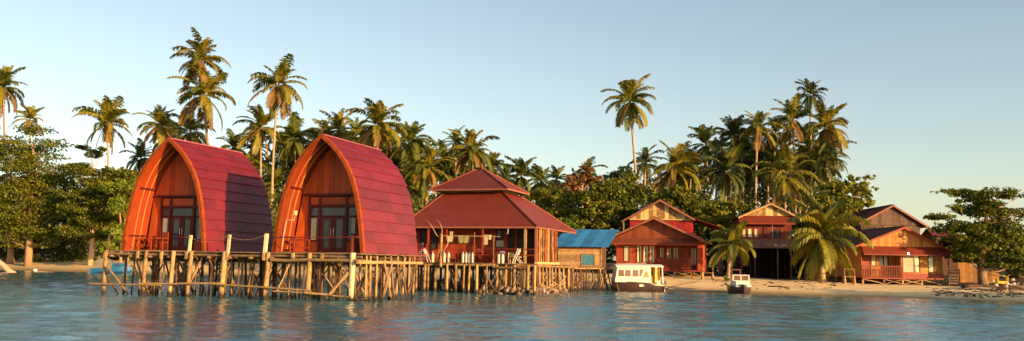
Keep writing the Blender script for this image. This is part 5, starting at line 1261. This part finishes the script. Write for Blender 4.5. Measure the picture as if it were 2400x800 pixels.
# ------------------------------------------------------------------ beach clutter
def log(label, a, b, D0, D1, r_, m='driftwood', name='driftwood_log'):
    A, B = at(*a, D0), at(*b, D1); A.z = gz(A.x, A.y) + r_; B.z = gz(B.x, B.y) + r_ * 1.2
    o = thing(name, label, 'driftwood', A); mid = (B - A) / 2 + Vector((.1, 0, r_ * .6)); tube('stem', o, [(0, 0, 0), mid, B - A], [r_, r_ * .9, r_ * .5], M[m], 7); tube('twig', o, [mid, mid + Vector((.3, -.2, .35))], [r_ * .4, r_ * .15], M[m], 5)
log('dark driftwood log below the ochre plank fence', (2255, 655), (2300, 648), 74, 76, .14, 'dark_wood')
log('pale driftwood branch lying before the ochre plank fence', (2285, 647), (2330, 655), 78, 76, .10)
log('long driftwood trunk at the right edge behind the debris', (2330, 660), (2420, 668), 72, 70, .16)
log('thin stick on the sand right of the skiff', (1800, 660), (1850, 664), 74, 73, .05, 'dark_wood')
log('bleached branch at the top of the far left beach', (60, 605), (130, 601), 116, 118, .18)
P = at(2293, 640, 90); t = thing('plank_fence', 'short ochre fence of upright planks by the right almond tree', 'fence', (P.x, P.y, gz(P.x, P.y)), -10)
for i in range(11): box('plank', t, (-2.1 + i * .42, rnd.uniform(-.02, .02), 1.0 + rnd.uniform(-.06, .06) - max(0, i - 3) * .07), (.40, .04, 2.0 - max(0, i - 3) * .14), M['shaded_ochre'])
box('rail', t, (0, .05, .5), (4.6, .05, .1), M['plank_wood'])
P = at(2237, 645, 83); t = thing('pallet', 'grey slatted pallet leaning beside the ochre cottage', 'pallet', (P.x, P.y, gz(P.x, P.y)), -5)
for k in range(6): box('slat', t, (0, 0, .2 + k * .24), (1.1, .03, .12), M['grey_board'])
for x in (-.5, .5): box('bearer', t, (x, .06, .8), (.08, .06, 1.6), M['grey_board'])
P = at(2348, 655, 72); t = thing('yellow_crate', 'battered yellow plastic crate under the right almond tree', 'crate', (P.x, P.y, gz(P.x, P.y) + .45), 10)
box('base', t, (0, 0, .05), (.8, .5, .06), M['yellow_paint']); box('side', t, (-.38, 0, .25), (.05, .5, .4), M['yellow_paint']); box('side', t, (.38, 0, .35), (.05, .5, .55), M['yellow_paint']); box('side', t, (0, -.24, .14), (.7, .04, .2), M['yellow_paint'])
box('lid', t, (.2, 0, .62), (.4, .3, .05), M['yellow_paint'], (0, .4, 0)); box('prop', t, (0, 0, -.25), (.5, .4, .5), M['dark_wood'])
rubble('stone_heap', 'heap of pale stones at the right edge under the almond tree', [(Vector((at(2395, 650, 72).x + rnd.gauss(0, .9), 72 + rnd.gauss(0, .5), .45 + abs(rnd.gauss(0, .35)))), rnd.uniform(.1, .2)) for k in range(90)])
vv, ff = [], []
for k in range(360):
    px = rnd.uniform(2180, 2420) if k < 260 else rnd.uniform(1660, 1960); D = (rnd.uniform(63, 74) if k < 260 else rnd.uniform(72, 82)); P = at(px, 600, D); dd = D - np.interp(P.x, SHX, SHY)
    if dd < 2.2: continue
    g = gz(P.x, D); a = rnd.uniform(0, 3.14); L, w_ = rnd.uniform(.05, .2), rnd.uniform(.015, .045); c_, s_ = math.cos(a), math.sin(a); b = len(vv)
    vv += [(P.x + c_ * L * i - s_ * w_ * j, D + s_ * L * i + c_ * w_ * j, g + zz) for zz in (-.05, .045) for i, j in ((-1, -1), (1, -1), (1, 1), (-1, 1))]
    ff += [(b, b + 1, b + 5, b + 4), (b + 1, b + 2, b + 6, b + 5), (b + 2, b + 3, b + 7, b + 6), (b + 3, b, b + 4, b + 7), (b + 4, b + 5, b + 6, b + 7)]
tag(link('beach_litter', mesh('beach_litter', vv, ff, M['debris'])), 'dark sticks and husks scattered over the right hand sand', 'litter', kind='stuff')
def line(name, label, pts, r_=.02):
    W_ = [at(px, py, D) for px, py, D in pts]
    for w_ in W_: w_.z = max(gz(w_.x, w_.y) + .03, .04)
    tag(link(name, tube_me(name, W_, r_, M['dark_wood'], 5)), label, 'rope')
line('mooring_rope', 'thin mooring rope running over the sand from the cabin boat', [(1552, 664, 73), (1580, 672, 75), (1610, 680, 76.5), (1640, 676, 78)], .025)
line('mooring_rope', 'thin rope lying on the shaded sand before the ochre cottage', [(2170, 672, 76), (2210, 684, 70), (2260, 697, 66.5), (2285, 702, 65)], .025)
